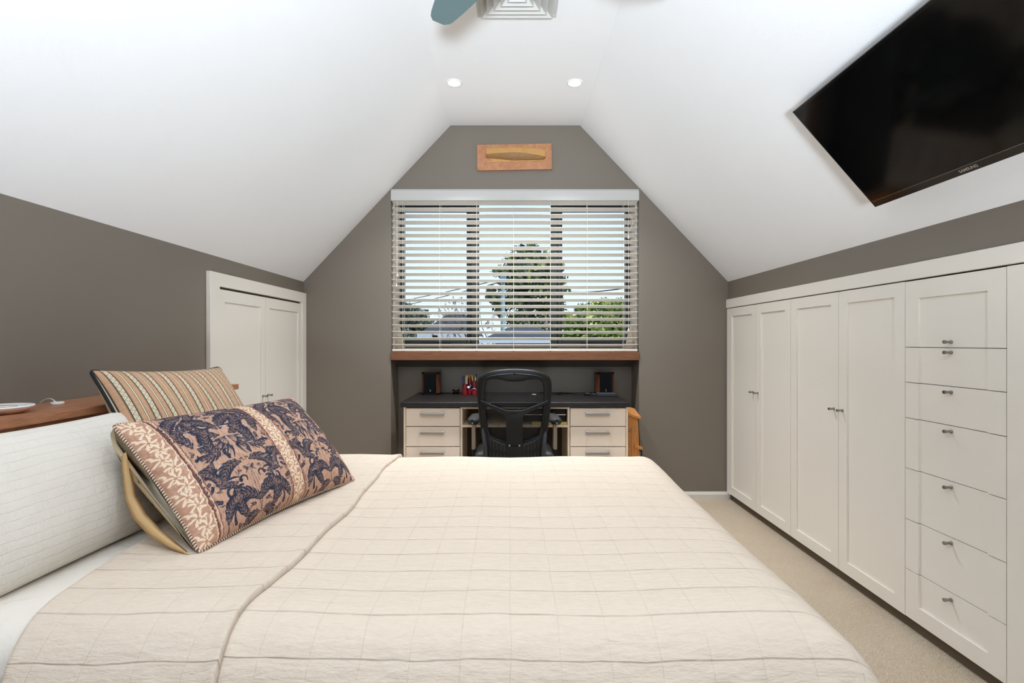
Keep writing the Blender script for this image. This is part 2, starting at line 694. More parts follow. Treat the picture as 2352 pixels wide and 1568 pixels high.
# skirting
b = MB()
for (x0, x1) in ((XL, AX0), (AX1, 1.60 if False else XR)):
    b.prism([(YB, 0), (YB - 0.014, 0), (YB - 0.014, 0.036), (YB - 0.010, 0.044), (YB - 0.006, 0.052), (YB, 0.054)], 'x', x0, x1)
o = b.build('baseboard_back', M['trim'])
props(o, 'pale skirting board along the back wall', kind='structure')

# timber window board over the desk
b = MB()
b.box(AX0, AX1, YB - 0.012, AYB, SILL_T - 0.060, SILL_T, 0.002)
o = b.build('trim_1', M['sill'])
props(o, 'walnut timber window board under the blind', kind='structure')
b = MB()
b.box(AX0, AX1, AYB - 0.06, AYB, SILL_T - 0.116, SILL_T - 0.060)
o = b.build('trim_2', mat('strip_dark', (58, 50, 42), 0.7))  # strip below the window board in one even dark brown
props(o, 'dark brown strip under the timber window board', kind='structure')

# ------------------------------------------------------------------ window in the alcove
WD = 3.93
wz0, wz1 = SILL_T, ATOP


def wx(px):
    return X(px, WD)


fr = MB()
yo0, yo1 = WD - 0.03, WD + 0.05
fx0, fx1 = AX0 + 0.014, AX1 - 0.014
gb, gt = Z(793, WD), Z(462, WD)
for (a0, a1) in ((fx0, wx(917)), (wx(1082), wx(1100)), (wx(1265), wx(1280)), (wx(1447), fx1)):
    fr.box(a0, a1, yo0, yo1, wz0, wz1, 0.004)
fr.box(fx0, fx1, yo0, yo1, wz0, gb, 0.004)
fr.box(fx0, fx1, yo0, yo1, gt, wz1, 0.004)
win = fr.build('window_1', M['frame'])
props(win, 'three-light grey-green aluminium window behind the blind', kind='structure')
for (p0, p1, q0, q1) in ((917, 1082, 930, 1073), (1280, 1447, 1290, 1435)):
    s = MB()
    zb0, zb1 = gb, Z(776, WD)
    zt0, zt1 = Z(487, WD), gt
    s.box(wx(p0), wx(q0), yo0 - 0.012, yo1 - 0.03, zb0, zt1, 0.003)
    s.box(wx(q1), wx(p1), yo0 - 0.012, yo1 - 0.03, zb0, zt1, 0.003)
    s.box(wx(q0), wx(q1), yo0 - 0.012, yo1 - 0.03, zb0, zb1, 0.003)
    s.box(wx(q0), wx(q1), yo0 - 0.012, yo1 - 0.03, zt0, zt1, 0.003)
    sash = s.build('sash', M['frame'], win)
    g = MB()
    for (a0, a1, c0, c1) in ((wx(q0) - 0.012, wx(q0), zb1, zt0), (wx(q1), wx(q1) + 0.03, zb1, zt0), (wx(q0), wx(q1), zt0, zt0 + 0.05)):
        g.box(a0, a1, yo0 - 0.016, yo0 - 0.0125, c0, c1)
    g.build('seal', M['framedark'], sash)
    g = MB()
    g.box(wx(q0), wx(q1), yo0 + 0.006, yo0 + 0.012, zb1, zt0)
    g.build('pane', M['glass'], sash)
    w = MB()
    mid = wx((q0 + q1) / 2)
    w.box(mid - 0.10, mid + 0.12, yo0 - 0.045, yo0 - 0.012, zb0 + 0.0, zb0 + 0.022, 0.004)
    w.box(mid - 0.015, mid + 0.02, yo0 - 0.05, yo0 - 0.012, zb1 - 0.004, zb1 + 0.02, 0.004)
    w.build('winder', M['framedark'], sash)
g = MB()
g.box(wx(1100), wx(1265), yo0 + 0.016, yo0 + 0.022, gb, gt)
g.build('pane', M['glass'], win)
b = MB()
b.box(AX0, AX0 + 0.014, YB + 0.06, AYB + 0.10, SILL_T, ATOP)
b.box(AX1 - 0.014, AX1, YB + 0.06, AYB + 0.10, SILL_T, ATOP)
b.box(AX0 + 0.014, AX1 - 0.014, AYB - 0.08, AYB + 0.0, SILL_T, SILL_T + 0.026)
o = b.build('trim_3', M['reveal'])
props(o, 'cream painted lining of the window opening', kind='structure')
# leaning cream cover strips at the foot of both reveals
for s, x0 in ((1, AX0 + 0.014), (-1, AX1 - 0.014)):
    b = MB()
    b.prism([(x0, SILL_T + 0.026), (x0 + s * 0.052, SILL_T + 0.026), (x0 + s * 0.018, SILL_T + 0.17), (x0, SILL_T + 0.20)], 'y', AYB - 0.075, AYB - 0.058)
    o = b.build('trim_4' if s == 1 else 'trim_5', M['reveal'])
    props(o, 'slanted cream strip at the %s foot of the window lining' % ('left' if s == 1 else 'right'), kind='structure')

# ------------------------------------------------------------------ ceiling downlights
def downlight(x, y, label):
    t = thing('downlight', label, 'light', (x, y, TOP), 'recessed ceiling downlights')
    r = MB()
    r.lathe([(0.036, -0.001), (0.041, -0.005), (0.047, -0.004), (0.049, 0.0)], (x, y, TOP), 32)
    r.build('trim_ring', M['white'], t, True)
    r = MB()
    r.lathe([(0.0, -0.0035), (0.030, -0.003), (0.037, -0.001), (0.037, 0.0)], (x, y, TOP), 32)
    r.build('lens', M['lens'], t, True)
    ld = bpy.data.lights.new('downlight_lamp', 'AREA')
    ld.shape = 'DISK'
    ld.size = 0.075
    ld.energy = LAMP_WATT
    ld.color = LAMP_COLOR
    ld.spread = math.radians(100)
    lo = bpy.data.objects.new('lamp', ld)
    COL.objects.link(lo)
    attach(lo, t)
    lo.location = (x, y, TOP - 0.008)
    return t


downlight(-0.335, 3.056, 'small round recessed downlight above the alcove, left of the pair in view')
downlight(0.385, 3.056, 'small round recessed downlight above the alcove, right of the pair in view')

# tilted fill lamp, added out of view to brighten the ceiling
ux, uy, uz = 0.04, -1.85, 0.62
t = thing('added_fill_lamp', 'added fill lamp with a tilted reflector head, unseen behind the camera', 'lamp', (ux, uy, 0))
b = MB()
b.lathe([(0.0, 0.0), (0.14, 0.0), (0.14, 0.012), (0.02, 0.022), (0.0, 0.022)], (ux, uy, 0), 32)
b.build('base', M['fanhub'], t, False, True)
b = MB()
b.cyl((ux, uy, 0.02), (ux, uy, uz - 0.06), 0.011, n=16)
b.build('pole', M['fanhub'], t, True)
UPDIR = Vector((0, math.cos(FILL_TILT), math.sin(FILL_TILT)))
b = MB()
b.lathe([(0.0, -0.145), (0.10, -0.135), (0.20, -0.07), (0.30, 0.02), (0.297, 0.02), (0.197, -0.066), (0.098, -0.129), (0.0, -0.138)], (0, 0, 0), 40)
Rl = UPDIR.to_track_quat('Z', 'Y')
for v_ in b.bm.verts:
    v_.co = Rl @ v_.co + Vector((ux, uy, uz))
b.build('reflector', M['pelmet'], t, True)
ld = bpy.data.lights.new('added_fill_light', 'AREA')
ld.shape = 'DISK'
ld.size = 0.56
ld.energy = FILL_WATT
ld.color = FILL_COLOR
ld.spread = FILL_SPREAD
lo = bpy.data.objects.new('lamp', ld)
COL.objects.link(lo)
attach(lo, t)
lo.location = Vector((ux, uy, uz)) + UPDIR * 0.01
lo.rotation_euler = UPDIR.to_track_quat('-Z', 'Y').to_euler()

# ------------------------------------------------------------------ ceiling vent
vx, vy, vh = 0.031, 2.245, 0.187
t = thing('ceiling_vent', 'square white louvred air diffuser in the flat ceiling', 'vent', (vx, vy, TOP))
b = MB()
for (x0, x1, y0, y1) in ((-vh, vh, -vh, -vh + 0.018), (-vh, vh, vh - 0.018, vh), (-vh, -vh + 0.018, -vh + 0.018, vh - 0.018), (vh - 0.018, vh, -vh + 0.018, vh - 0.018)):
    b.box(vx + x0, vx + x1, vy + y0, vy + y1, TOP - 0.006, TOP, 0.002)
b.build('flange', M['pelmet'], t)
b = MB()
b.box(vx - vh + 0.01, vx + vh - 0.01, vy - vh + 0.01, vy + vh - 0.01, TOP - 0.0015, TOP)
b.build('backing', M['cab'], t)
for k, a in enumerate((0.168, 0.138, 0.106, 0.074, 0.042)):
    v, f = [], []
    lo, hi = TOP - 0.022 - 0.002 * k, TOP - 0.002
    prof = ((a, lo), (a - 0.003, lo), (a + 0.0 - 0.030, hi), (a - 0.027, hi))
    for (h, z) in prof:
        v += [(vx - h, vy - h, z), (vx + h, vy - h, z), (vx + h, vy + h, z), (vx - h, vy + h, z)]
    for r_ in range(4):
        n_ = (r_ + 1) % 4
        for i in range(4):
            j = (i + 1) % 4
            f.append((r_ * 4 + i, r_ * 4 + j, n_ * 4 + j, n_ * 4 + i))
    mesh_obj('louvre', v, f, M['pelmet'], t)

# ------------------------------------------------------------------ ceiling fan
hx, hy, hz = 0.045, 1.50, 2.40
t = thing('ceiling_fan', 'ceiling fan with a tapered teal-grey blade above the bed', 'fan', (hx, hy, hz))
b = MB()
b.lathe([(0.0, -0.05), (0.06, -0.045), (0.085, -0.02), (0.085, 0.03), (0.06, 0.055), (0.02, 0.065), (0.0, 0.065)], (hx, hy, hz), 32)
b.build('motor', M['fanhub'], t, False, True)
b = MB()
b.cyl((hx, hy, hz + 0.06), (hx, hy, TOP - 0.03), 0.013, n=16)
b.build('downrod', M['fanhub'], t, True)
b = MB()
b.lathe([(0.0, 0.0), (0.055, 0.0), (0.05, -0.02), (0.022, -0.045), (0.0, -0.045)], (hx, hy, TOP), 24)
b.build('canopy', M['fanhub'], t, False, True)
ang0 = math.atan2(2.065 - hy, -0.285 - hx)
for k in range(4):
    a = ang0 + k * PI / 2
    n = 28
    vs = []
    L = 0.655
    for i in range(n + 1):
        q = i / n
        r = 0.10 + (L - 0.10) * q
        wl = 0.038 + 0.040 * math.sin(PI * (0.08 + 0.92 * q)) + 0.006 * q
        wr = 0.036 + 0.032 * math.sin(PI * (0.08 + 0.92 * q))
        if q > 0.94:
            e = (q - 0.94) / 0.06
            wl *= math.sqrt(max(0, 1 - 0.55 * e * e))
            wr *= math.sqrt(max(0, 1 - 0.75 * e * e))
        if k == 0:
            pass
        tw = 0.20 - 0.12 * q
        for (w_, th) in ((wl, 0.003), (-wr, 0.003), (-wr, -0.003), (wl, -0.003)):
            px_ = r * math.cos(a) - w_ * math.sin(a) * math.cos(tw)
            py_ = r * math.sin(a) + w_ * math.cos(a) * math.cos(tw)
            vs.append((hx + px_, hy + py_, hz + w_ * math.sin(tw) + th + 0.01))
    fs = grid_faces(n + 1, 4, True) + [(0, 1, 2, 3), tuple(n * 4 + i for i in (3, 2, 1, 0))]
    mesh_obj('blade', vs, fs, M['fan'], t)

# ------------------------------------------------------------------ shaker doors
def shaker(name, mat_, parent, plane_x, y0, y1, z0, z1, face, st=0.056, rt=0.056, rb=0.056, top_open=False, bot_open=False, thick=0.02, rec=0.008, st1=None):
    """door in the plane x=plane_x; face=+1 when it looks toward +x"""
    st1 = st if st1 is None else st1
    if top_open and bot_open:
        f_, r_, k_ = plane_x, plane_x - face * rec, plane_x - face * thick
        b = MB()
        b.prism([(k_, y0), (f_, y0), (f_, y0 + st), (r_, y0 + st), (r_, y1 - st1), (f_, y1 - st1), (f_, y1), (k_, y1)], 'z', z0, z1)
        return b.build(name, mat_, parent)
    xa, xb = sorted((plane_x, plane_x - face * thick))
    b = MB()
    b.box(xa, xb, y0, y0 + st, z0, z1)
    b.box(xa, xb, y1 - st1, y1, z0, z1)
    if not top_open:
        b.box(xa, xb, y0 + st, y1 - st1, z1 - rt, z1)
    if not bot_open:
        b.box(xa, xb, y0 + st, y1 - st1, z0, z0 + rb)
    d = b.build(name, mat_, parent)
    b = MB()
    zz0 = z0 if bot_open else z0 + rb - 0.004
    zz1 = z1 if top_open else z1 - rt + 0.004
    xa, xb = sorted((plane_x - face * rec, plane_x - face * thick))
    b.box(xa, xb, y0 + st - 0.002, y1 - st1 + 0.002, zz0, zz1)
    b.build('panel', mat_, d)
    return d


def knob(parent, p, face):
    b = MB()
    x, y, z = p
    prof = ((0.0, 0.0065), (0.004, 0.0065), (0.0055, 0.0045), (0.012, 0.0042), (0.026, 0.0068), (0.028, 0.006), (0.028, 0.0))
    rings = []
    n = 14
    bm = b.bm
    for (h, r) in prof:
        if r == 0:
            rings.append([bm.verts.new((x + face * h, y, z))])
        else:
            rings.append([bm.verts.new((x + face * h, y + r * math.cos(2 * PI * i / n), z + r * math.sin(2 * PI * i / n))) for i in range(n)])
    for a, c in zip(rings, rings[1:]):
        for i in range(n):
            j = (i + 1) % n
            bm.faces.new((a[i], a[j], c[j], c[i]) if len(c) > 1 else (a[i], a[j], c[0]))
    return b.build('knob', M['knob'], parent, False, True)


# ------------------------------------------------------------------ built-in cabinets on the right
FX = 1.543
CB, CT = 0.055, 1.357
GAP = 0.0016


def carcass(parent, y0, y1):
    b = MB()
    b.box(FX + 0.0215, FX + 0.36, y0, y1, CB, CT + 0.004)
    b.build('carcass', M['cabgap'], parent)


def dpx(px):
    return FX * F / (px - CX)


edges = [3.652, dpx(1736), dpx(1816), dpx(1926), dpx(2079), dpx(2312), 1.187, 0.78]
names = ['cream two-door cabinet unit beside the back wall', 'cream two-door cabinet unit next to the drawer column']
for k in (0, 1):
    y_hi, y_mid, y_lo = edges[2 * k], edges[2 * k + 1], edges[2 * k + 2]
    t = thing('cabinet', names[k], 'cabinet', (FX, (y_hi + y_lo) / 2, CB), 'built-in cabinet units')
    carcass(t, y_lo, y_hi)
    zk = 0.804
    d = shaker('door', M['cab'], t, FX, y_mid + GAP, y_hi - (0.006 if k == 0 else GAP), CB, CT, -1, st1=0.075 if k == 0 else None)
    knob(d, (FX, y_mid + 0.032, zk), -1)
    d = shaker('door', M['cab'], t, FX, y_lo + GAP, y_mid - GAP, CB, CT, -1)
    knob(d, (FX, y_mid - 0.030, zk), -1)

y_lo, y_hi = edges[5], edges[4]
t = thing('drawer_cabinet', 'cream column of drawers under a flap door in the built-in run', 'cabinet', (FX, (y_hi + y_lo) / 2, CB), 'built-in cabinet units')
carcass(t, y_lo, y_hi)
zs = [CT, 1.1016, 0.9655, 0.8276, 0.632, 0.4346, 0.2406, CB]
kz = [1.122, 1.085, 0.9456, 0.8075, 0.611, 0.415, 0.2155]
for i in range(7):
    d = shaker('flap_door' if i == 0 else 'drawer', M['cab'], t, FX, y_lo + GAP, y_hi - GAP, zs[i + 1] + 0.0012, zs[i] - 0.0012, -1,
               st=0.062, rt=0.068, rb=0.060, top_open=i > 0, bot_open=i < 6)
    knob(d, (FX + 0.008, 1.800, kz[i]), -1)

y_hi, y_lo = edges[5], edges[7]
t = thing('cabinet', 'cream cabinet unit at the picture edge past the drawers', 'cabinet', (FX, (y_hi + y_lo) / 2, CB), 'built-in cabinet units')
carcass(t, y_lo, y_hi)
d = shaker('door', M['cab'], t, FX, edges[6] + GAP, y_hi - GAP, CB, CT, -1)
knob(d, (FX, edges[6] + 0.03, 0.804), -1)
d = shaker('door', M['cab'], t, FX, y_lo + GAP, edges[6] - GAP, CB, CT, -1)
knob(d, (FX, edges[6] - 0.03, 0.804), -1)
b = MB()
b.box(FX - 0.002, XR, edges[7], YB, CT + 0.005, 1.424, 0.002)
o = b.build('trim_6', M['cab'])
props(o, 'cream fascia board along the top of the built-in cabinets', kind='structure')
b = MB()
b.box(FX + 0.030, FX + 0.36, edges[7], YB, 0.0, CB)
o = b.build('trim_7', mat('toe_kick_shade', (96, 84, 68), 0.7))  # shade under the doors is put into this dark brown
props(o, 'toe kick with painted shade under the built-in cabinets', kind='structure')

# ------------------------------------------------------------------ closet in the left wall
ly0, ly1 = 2.485, 3.655
t = thing('closet', 'low cream two-door closet set into the left wall', 'closet', (XL, 3.07, 0.0))
b = MB()
b.box(XL, XL + 0.022, ly0, ly0 + 0.082, 0.0, 1.468, 0.0015)
b.box(XL, XL + 0.022, ly1 - 0.070, ly1, 0.0, 1.468, 0.0015)
b.box(XL, XL + 0.022, ly0 + 0.082, ly1 - 0.070, 1.400, 1.468, 0.001)
b.build('door_frame', M['cab'], t)
b = MB()
b.box(XL, XL + 0.002, ly0 + 0.08, ly1 - 0.07, 0.0, 1.402)
b.build('carcass', M['cabgap'], t)
ym = 3.053
d = shaker('door', M['cab'], t, XL + 0.016, ly0 + 0.084, ym - 0.001, 0.03, 1.388, 1, st=0.052, rt=0.062, thick=0.013, rec=0.006)
knob(d, (XL + 0.016, ym - 0.032, 0.803), 1)
d = shaker('door', M['cab'], t, XL + 0.016, ym + 0.001, ly1 - 0.072, 0.03, 1.388, 1, st=0.052, rt=0.062, thick=0.013, rec=0.006)
knob(d, (XL + 0.016, ym + 0.032, 0.803), 1)

# ------------------------------------------------------------------ television on the sloping ceiling
tl = Vector((1.0635, 1.93, 1.987))
bl = Vector((1.3753, 1.93, 1.629))
ev = (bl - tl).normalized()                 # down the screen
eu = Vector((0, -1, 0))                     # along the screen, toward the camera
en = eu.cross(ev).normalized()
if en.z > 0:
    en = -en
TVH = (bl - tl).length
TVW = 0.806
t = thing('television', 'black flat television mounted on the sloping ceiling', 'television', tl)


def tvp(u, v, n):
    return tl + eu * u + ev * v + en * n


def tvbox(name, u0, u1, v0, v1, n0, n1, m, parent, bev=0.0):
    b = MB()
    R = Matrix((eu, ev, en)).transposed()
    b.box(-(u1 - u0) / 2, (u1 - u0) / 2, -(v1 - v0) / 2, (v1 - v0) / 2, -(n1 - n0) / 2, (n1 - n0) / 2, bev, 2)
    c = tvp((u0 + u1) / 2, (v0 + v1) / 2, (n0 + n1) / 2)
    for v_ in b.bm.verts:
        v_.co = R @ v_.co + c
    return b.build(name, m, parent)


tvbox('back_shell', 0.004, TVW - 0.004, 0.004, TVH - 0.004, -0.034, -0.006, M['blackplastic'], t, 0.006)
bz = tvbox('bezel', 0, TVW, 0, TVH, -0.012, 0.0, M['blackgloss'], t, 0.002)
tvbox('screen', 0.011, TVW - 0.011, 0.011, TVH - 0.026, 0.0, 0.0008, M['screen'], t)
b = MB()
e = 0.0011
for (u0, u1, v0, v1) in ((0.0105, TVW - 0.0105, TVH - 0.026, TVH - 0.0252),):
    c = [tvp(u0, v0, e), tvp(u1, v0, e), tvp(u1, v1, e), tvp(u0, v1, e)]
    b.quad(*c)
b.build('screen_line', M['silver'], bz)
for (u0, u1, v0, v1) in ((0.0, 0.0022, 0.0, TVH), (0.0, TVW, 0.0, 0.0022)):
    tvbox('clear_rim', u0 - 0.002, u1, v0 - 0.002, v1, -0.010, -0.002, M['silver'], bz)
tvbox('wall_bracket', 0.25, 0.55, 0.10, 0.36, -0.062, -0.034, M['blackplastic'], t)
cu = bpy.data.curves.new('logo_curve', 'FONT')
cu.body = 'SAMSUNG'
cu.size = 0.0135
cu.align_x = 'CENTER'
cu.align_y = 'CENTER'
cu.extrude = 0.0002
cu.offset = 0.0003
tmp = bpy.data.objects.new('logo_tmp', cu)
COL.objects.link(tmp)
dg = bpy.context.evaluated_depsgraph_get()
me = bpy.data.meshes.new_from_object(tmp.evaluated_get(dg))
bpy.data.objects.remove(tmp)
R = Matrix((eu, -ev, en)).transposed()
c = tvp(TVW / 2, TVH - 0.013, 0.0006)
for v_ in me.vertices:
    v_.co = R @ v_.co + c
me.materials.clear()
lg = link_mesh('logo', me, M['silver'], bz)
lg['label'] = 'pale maker lettering on the lower bezel'

# ------------------------------------------------------------------ half-hull plaque
pd = YB
px0, px1, pz0, pz1 = X(1096, pd), X(1267, pd), Z(392, pd), Z(333.5, pd)
pc = Vector(((px0 + px1) / 2, pd - 0.012, (pz0 + pz1) / 2))
t = thing('half_hull_plaque', 'varnished timber plaque with a carved half ship hull above the window', 'plaque', pc)
hw, hh = (px1 - px0) / 2, (pz1 - pz0) / 2
Rp = Matrix.Rotation(-0.018, 3, 'Y')


def plq(b):
    for v_ in b.bm.verts:
        v_.co = Rp @ v_.co + pc
    return b


b = MB()
b.box(-hw, hw, -0.012, 0.0115, -hh, hh, 0.003, 2)
plq(b).build('backboard', M['alder'], t)
lx0, lx1 = -0.200, 0.219


def hull_part(zt, zb, bt, bb, name, m):
    n, k = 40, 10
    vs = []
    for i in range(n + 1):
        s = i / n
        x = lx0 + (lx1 - lx0) * s
        for j in range(k + 1):
            q = j / k
            z = zt(s) + (zb(s) - zt(s)) * q
            d_ = bt(s, q)
            vs.append(tuple(Rp @ Vector((x, -0.012 - d_, z)) + pc))
    fs = grid_faces(n + 1, k + 1)
    for i in (0, n):                                   # close the ends and the back
        ring = [i * (k + 1) + j for j in range(k + 1)]
        fs.append(tuple(ring if i else ring[::-1]))
    return mesh_obj(name, vs, fs, m, t, True)


deck = lambda s: 0.058 - 0.016 * max(0.0, (s - 0.45) / 0.55) ** 1.6
chine = lambda s: 0.017 + 0.003 * math.sin(PI * s) - 0.026 * max(0.0, (s - 0.45) / 0.55) ** 1.5


def keel(s):
    if s < 0.45:
        return -0.006 - 0.022 * (s / 0.45)
    if s < 0.92:
        return -0.028
    return -0.028 + 0.012 * ((s - 0.92) / 0.08) ** 2


beam = lambda s: 0.010 + 0.022 * math.sin(PI * (0.10 + 0.80 * s)) ** 0.9
hull_part(deck, chine, lambda s, q: beam(s) * (0.80 + 0.20 * math.sin(q * PI / 2)), None, 'topsides', M['hulllight'])
hull_part(chine, keel, lambda s, q: beam(s) * 0.93 * max(0.02, (1 - q)) ** 0.7, None, 'hull_bottom', M['hulldark'])
b = MB()
b.prism([(lx0 + 0.008, -0.036), (lx1 - 0.012, -0.033), (lx1 - 0.004, -0.028), (lx0 + 0.19, -0.028), (lx0 + 0.035, -0.010), (lx0 + 0.032, -0.029), (lx0 + 0.008, -0.030)], 'y', -0.016, -0.0115)
plq(b).build('keel', M['hulllight'], t)

# ------------------------------------------------------------------ venetian blind
BY = YB + 0.004
t = thing('venetian_blind', 'cream venetian blind with open slats filling the window alcove', 'blind', (0.03, BY, ATOP))
bx0, bx1 = AX0 + 0.006, AX1 - 0.008
b = MB()
b.box(AX0 + 0.002, AX1 - 0.003, YB - 0.016, YB + 0.002, Z(461.5, YB), Z(438.5, YB), 0.002)
b.box(AX0 + 0.002, AX1 - 0.003, YB + 0.002, YB + 0.05, Z(446, YB), Z(438.5, YB))
b.build('pelmet', M['pelmet'], t)
b = MB()
b.box(AX0 + 0.002, AX1 - 0.003, YB - 0.003, YB + 0.03, Z(437.3, YB), Z(434.8, YB))
b.build('head_rail', M['pelmet'], t)


def slat_mesh():
    n = 8
    w, th = 0.050, 0.0028
    a = math.radians(19)
    vs = []
    for xx in (bx0, bx1):
        for side in (0, 1):
            for i in range(n + 1):
                q = i / n
                h = 0.002 * (1 - (2 * q - 1) ** 2)
                y = w * q
                z = h - (th if side else 0)
                vs.append((xx, y * math.cos(a) + z * math.sin(a), -y * math.sin(a) + z * math.cos(a)))
    m_ = n + 1
    fs = []
    for i in range(n):
        fs.append((i, i + 1, 2 * m_ + i + 1, 2 * m_ + i))
        fs.append((m_ + i, 3 * m_ + i, 3 * m_ + i + 1, m_ + i + 1))
    fs.append((0, 2 * m_, 3 * m_, m_))
    fs.append((n, m_ + n, 3 * m_ + n, 2 * m_ + n))
    fs.append(tuple(range(0, m_)) + tuple(range(2 * m_ - 1, m_ - 1, -1)))
    fs.append(tuple(range(2 * m_, 3 * m_))[::-1] + tuple(range(3 * m_, 4 * m_)))
    return vs, fs


sv, sf = slat_mesh()
first = None
slat_z = [Z(476.1 - 14.94 + 14.94 * k, YB) for k in range(0, 23)]
for k, z in enumerate(slat_z):
    if first is None:
        first = mesh_obj('slat', sv, sf, M['slat'], t)
        first.location = (0, BY, z)
    else:
        share(first, 'slat', t, (0, BY, z + random.uniform(-0.0006, 0.0006)))
zb = Z(804, YB)
b = MB()
b.box(bx0, bx1, BY, BY + 0.048, zb - 0.008, zb + 0.007, 0.003)
br = b.build('bottom_rail', M['slat'], t)
for px in (925, 1010, 1094.5, 1179.5, 1264.5, 1349, 1433):
    b = MB()
    x = X(px, YB)
    for dx, yy in ((0, BY - 0.002), (0.002, BY + 0.048)):
        b.tube([(x + dx, yy, Z(461, YB)), (x + dx, yy, zb)], 0.0010, 6)
    for z in slat_z:
        b.tube([(x, BY - 0.002, z - 0.004), (x + 0.002, BY + 0.048, z - 0.024)], 0.0007, 4)
    b.build('ladder_cord', M['cord'], t)
    b = MB()
    b.box(x - 0.009, x + 0.009, BY - 0.002, BY + 0.03, zb - 0.012, zb - 0.008)
    b.build('cord_plug', M['framedark'], br)


def tassel(parent, x, y, z, L=0.022):
    b = MB()
    b.lathe([(0.0, L / 2), (0.003, L / 2 - 0.002), (0.0035, 0.002), (0.0075, -L / 2 + 0.006), (0.0065, -L / 2), (0.0, -L / 2)], (x, y, z), 14)
    b.build('tassel', M['cord'], parent, True)


cy_ = BY - 0.010
for px, ez in ((913.5, 632), (911.0, 655)):
    b = MB()
    b.tube([(X(px, YB), cy_, Z(461, YB)), (X(px, YB), cy_, Z(ez - 3, YB))], 0.0011, 6)
    c_ = b.build('pull_cord', M['cord'], t)
    tassel(c_, X(px, YB), cy_, Z(ez, YB))
b = MB()
xr = X(1443, YB)
b.tube([(xr, cy_, Z(461, YB)), (xr, cy_, Z(754, YB))], 0.0011, 6)
b.tube([(X(x_, YB), cy_ - 0.003, Z(y_, YB)) for x_, y_ in ((1442, 461), (1443, 487), (1449, 500), (1453, 508), (1450, 521), (1445, 532), (1443, 538))], 0.0011, 6)
b.tube([(X(x_, YB), cy_ - 0.005, Z(y_, YB)) for x_, y_ in ((1443, 515), (1439, 522), (1439, 530), (1443, 538))], 0.0011, 6)
c_ = b.build('pull_cord', M['cord'], t)
tassel(c_, xr, cy_, Z(544, YB), 0.028)
tassel(c_, xr, cy_, Z(757, YB))

# ------------------------------------------------------------------ desk
DF, DB = 3.232, 3.884
DH = 0.740
dx0, dx1 = X(919, DF), X(1449, DF)
t = thing('desk', 'cream pedestal desk with a black top in the alcove', 'desk', ((dx0 + dx1) / 2, 3.5, 0))
b = MB()
b.box(dx0, dx1, DF, DB, DH - 0.030, DH, 0.0015)
b.build('desk_top', M['desktop'], t)
PF = DF + 0.02
zt = DH - 0.0305


def dX(px):
    return X(px, PF)


b = MB()
for p0, p1 in ((927, 932.2), (1057.2, 1062.4), (1303.6, 1308.6), (1437.6, 1442.6)):
    b.box(dX(p0), dX(p1), PF, DB - 0.03, 0.0, zt, 0.001)
b.box(dX(1062.4), dX(1303.6), PF, DB - 0.05, zt - 0.012, zt)
b.box(dX(932.2), dX(1057.2), PF + 0.03, DB - 0.04, 0.0, zt)
b.box(dX(1308.6), dX(1437.6), PF + 0.03, DB - 0.04, 0.0, zt)
b.box(dX(1062.4), dX(1303.6), DB - 0.06, DB - 0.045, 0.58, zt)
b.build('desk_frame', M['deskedge'], t)
b = MB()
b.box(dX(1062.4), dX(1303.6), PF, DB - 0.06, 0.580, 0.594)
b.build('shelf', M['deskedge'], t)
b = MB()
b.box(dX(1062.4), dX(1303.6), PF + 0.36, PF + 0.375, 0.0, 0.5795)
b.build('modesty_panel', M['cabgap'], t)
dz = [0.703, 0.5845, 0.4565, 0.328, 0.200, 0.072]
for p0, p1 in ((933.2, 1056.2), (1309.8, 1436.6)):
    for i in range(5):
        b = MB()
        b.box(dX(p0), dX(p1), PF - 0.002, PF + 0.016, dz[i + 1] + 0.003, dz[i] - 0.002, 0.001)
        d = b.build('drawer', M['deskcream'], t)
        hx_ = dX((p0 + p1) / 2 - 1.5)
        hz_ = dz[i] - 0.036
        b = MB()
        b.box(hx_ - 0.075, hx_ + 0.075, PF - 0.032, PF - 0.024, hz_ - 0.008, hz_ + 0.008, 0.002, 2)
        for s in (-1, 1):
            b.box(hx_ + s * 0.071 - 0.004, hx_ + s * 0.071 + 0.004, PF - 0.030, PF - 0.001, hz_ - 0.004, hz_ + 0.010, 0.0015)
        b.build('handle', M['handle'], d)

# things on the open shelf
b = MB()
b.box(dX(1222), dX(1303), PF + 0.015, PF + 0.23, 0.5945, 0.609, 0.001)
o = b.build('notepad', M['yellow'])
props(o, 'yellow notepad under the black device on the desk shelf', 'notepad')
t = thing('black_device', 'black flat device with a silver strip on the desk shelf', 'device', (dX(1250), PF + 0.15, 0.609))
b = MB()
b.box(dX(1200), dX(1302), PF + 0.05, PF + 0.30, 0.6095, 0.690, 0.004)
b.build('body', M['blackplastic'], t)
b = MB()
b.box(dX(1200), dX(1302), PF + 0.044, PF + 0.050, 0.650, 0.657, 0.001)
b.build('silver_strip', M['silver'], t)

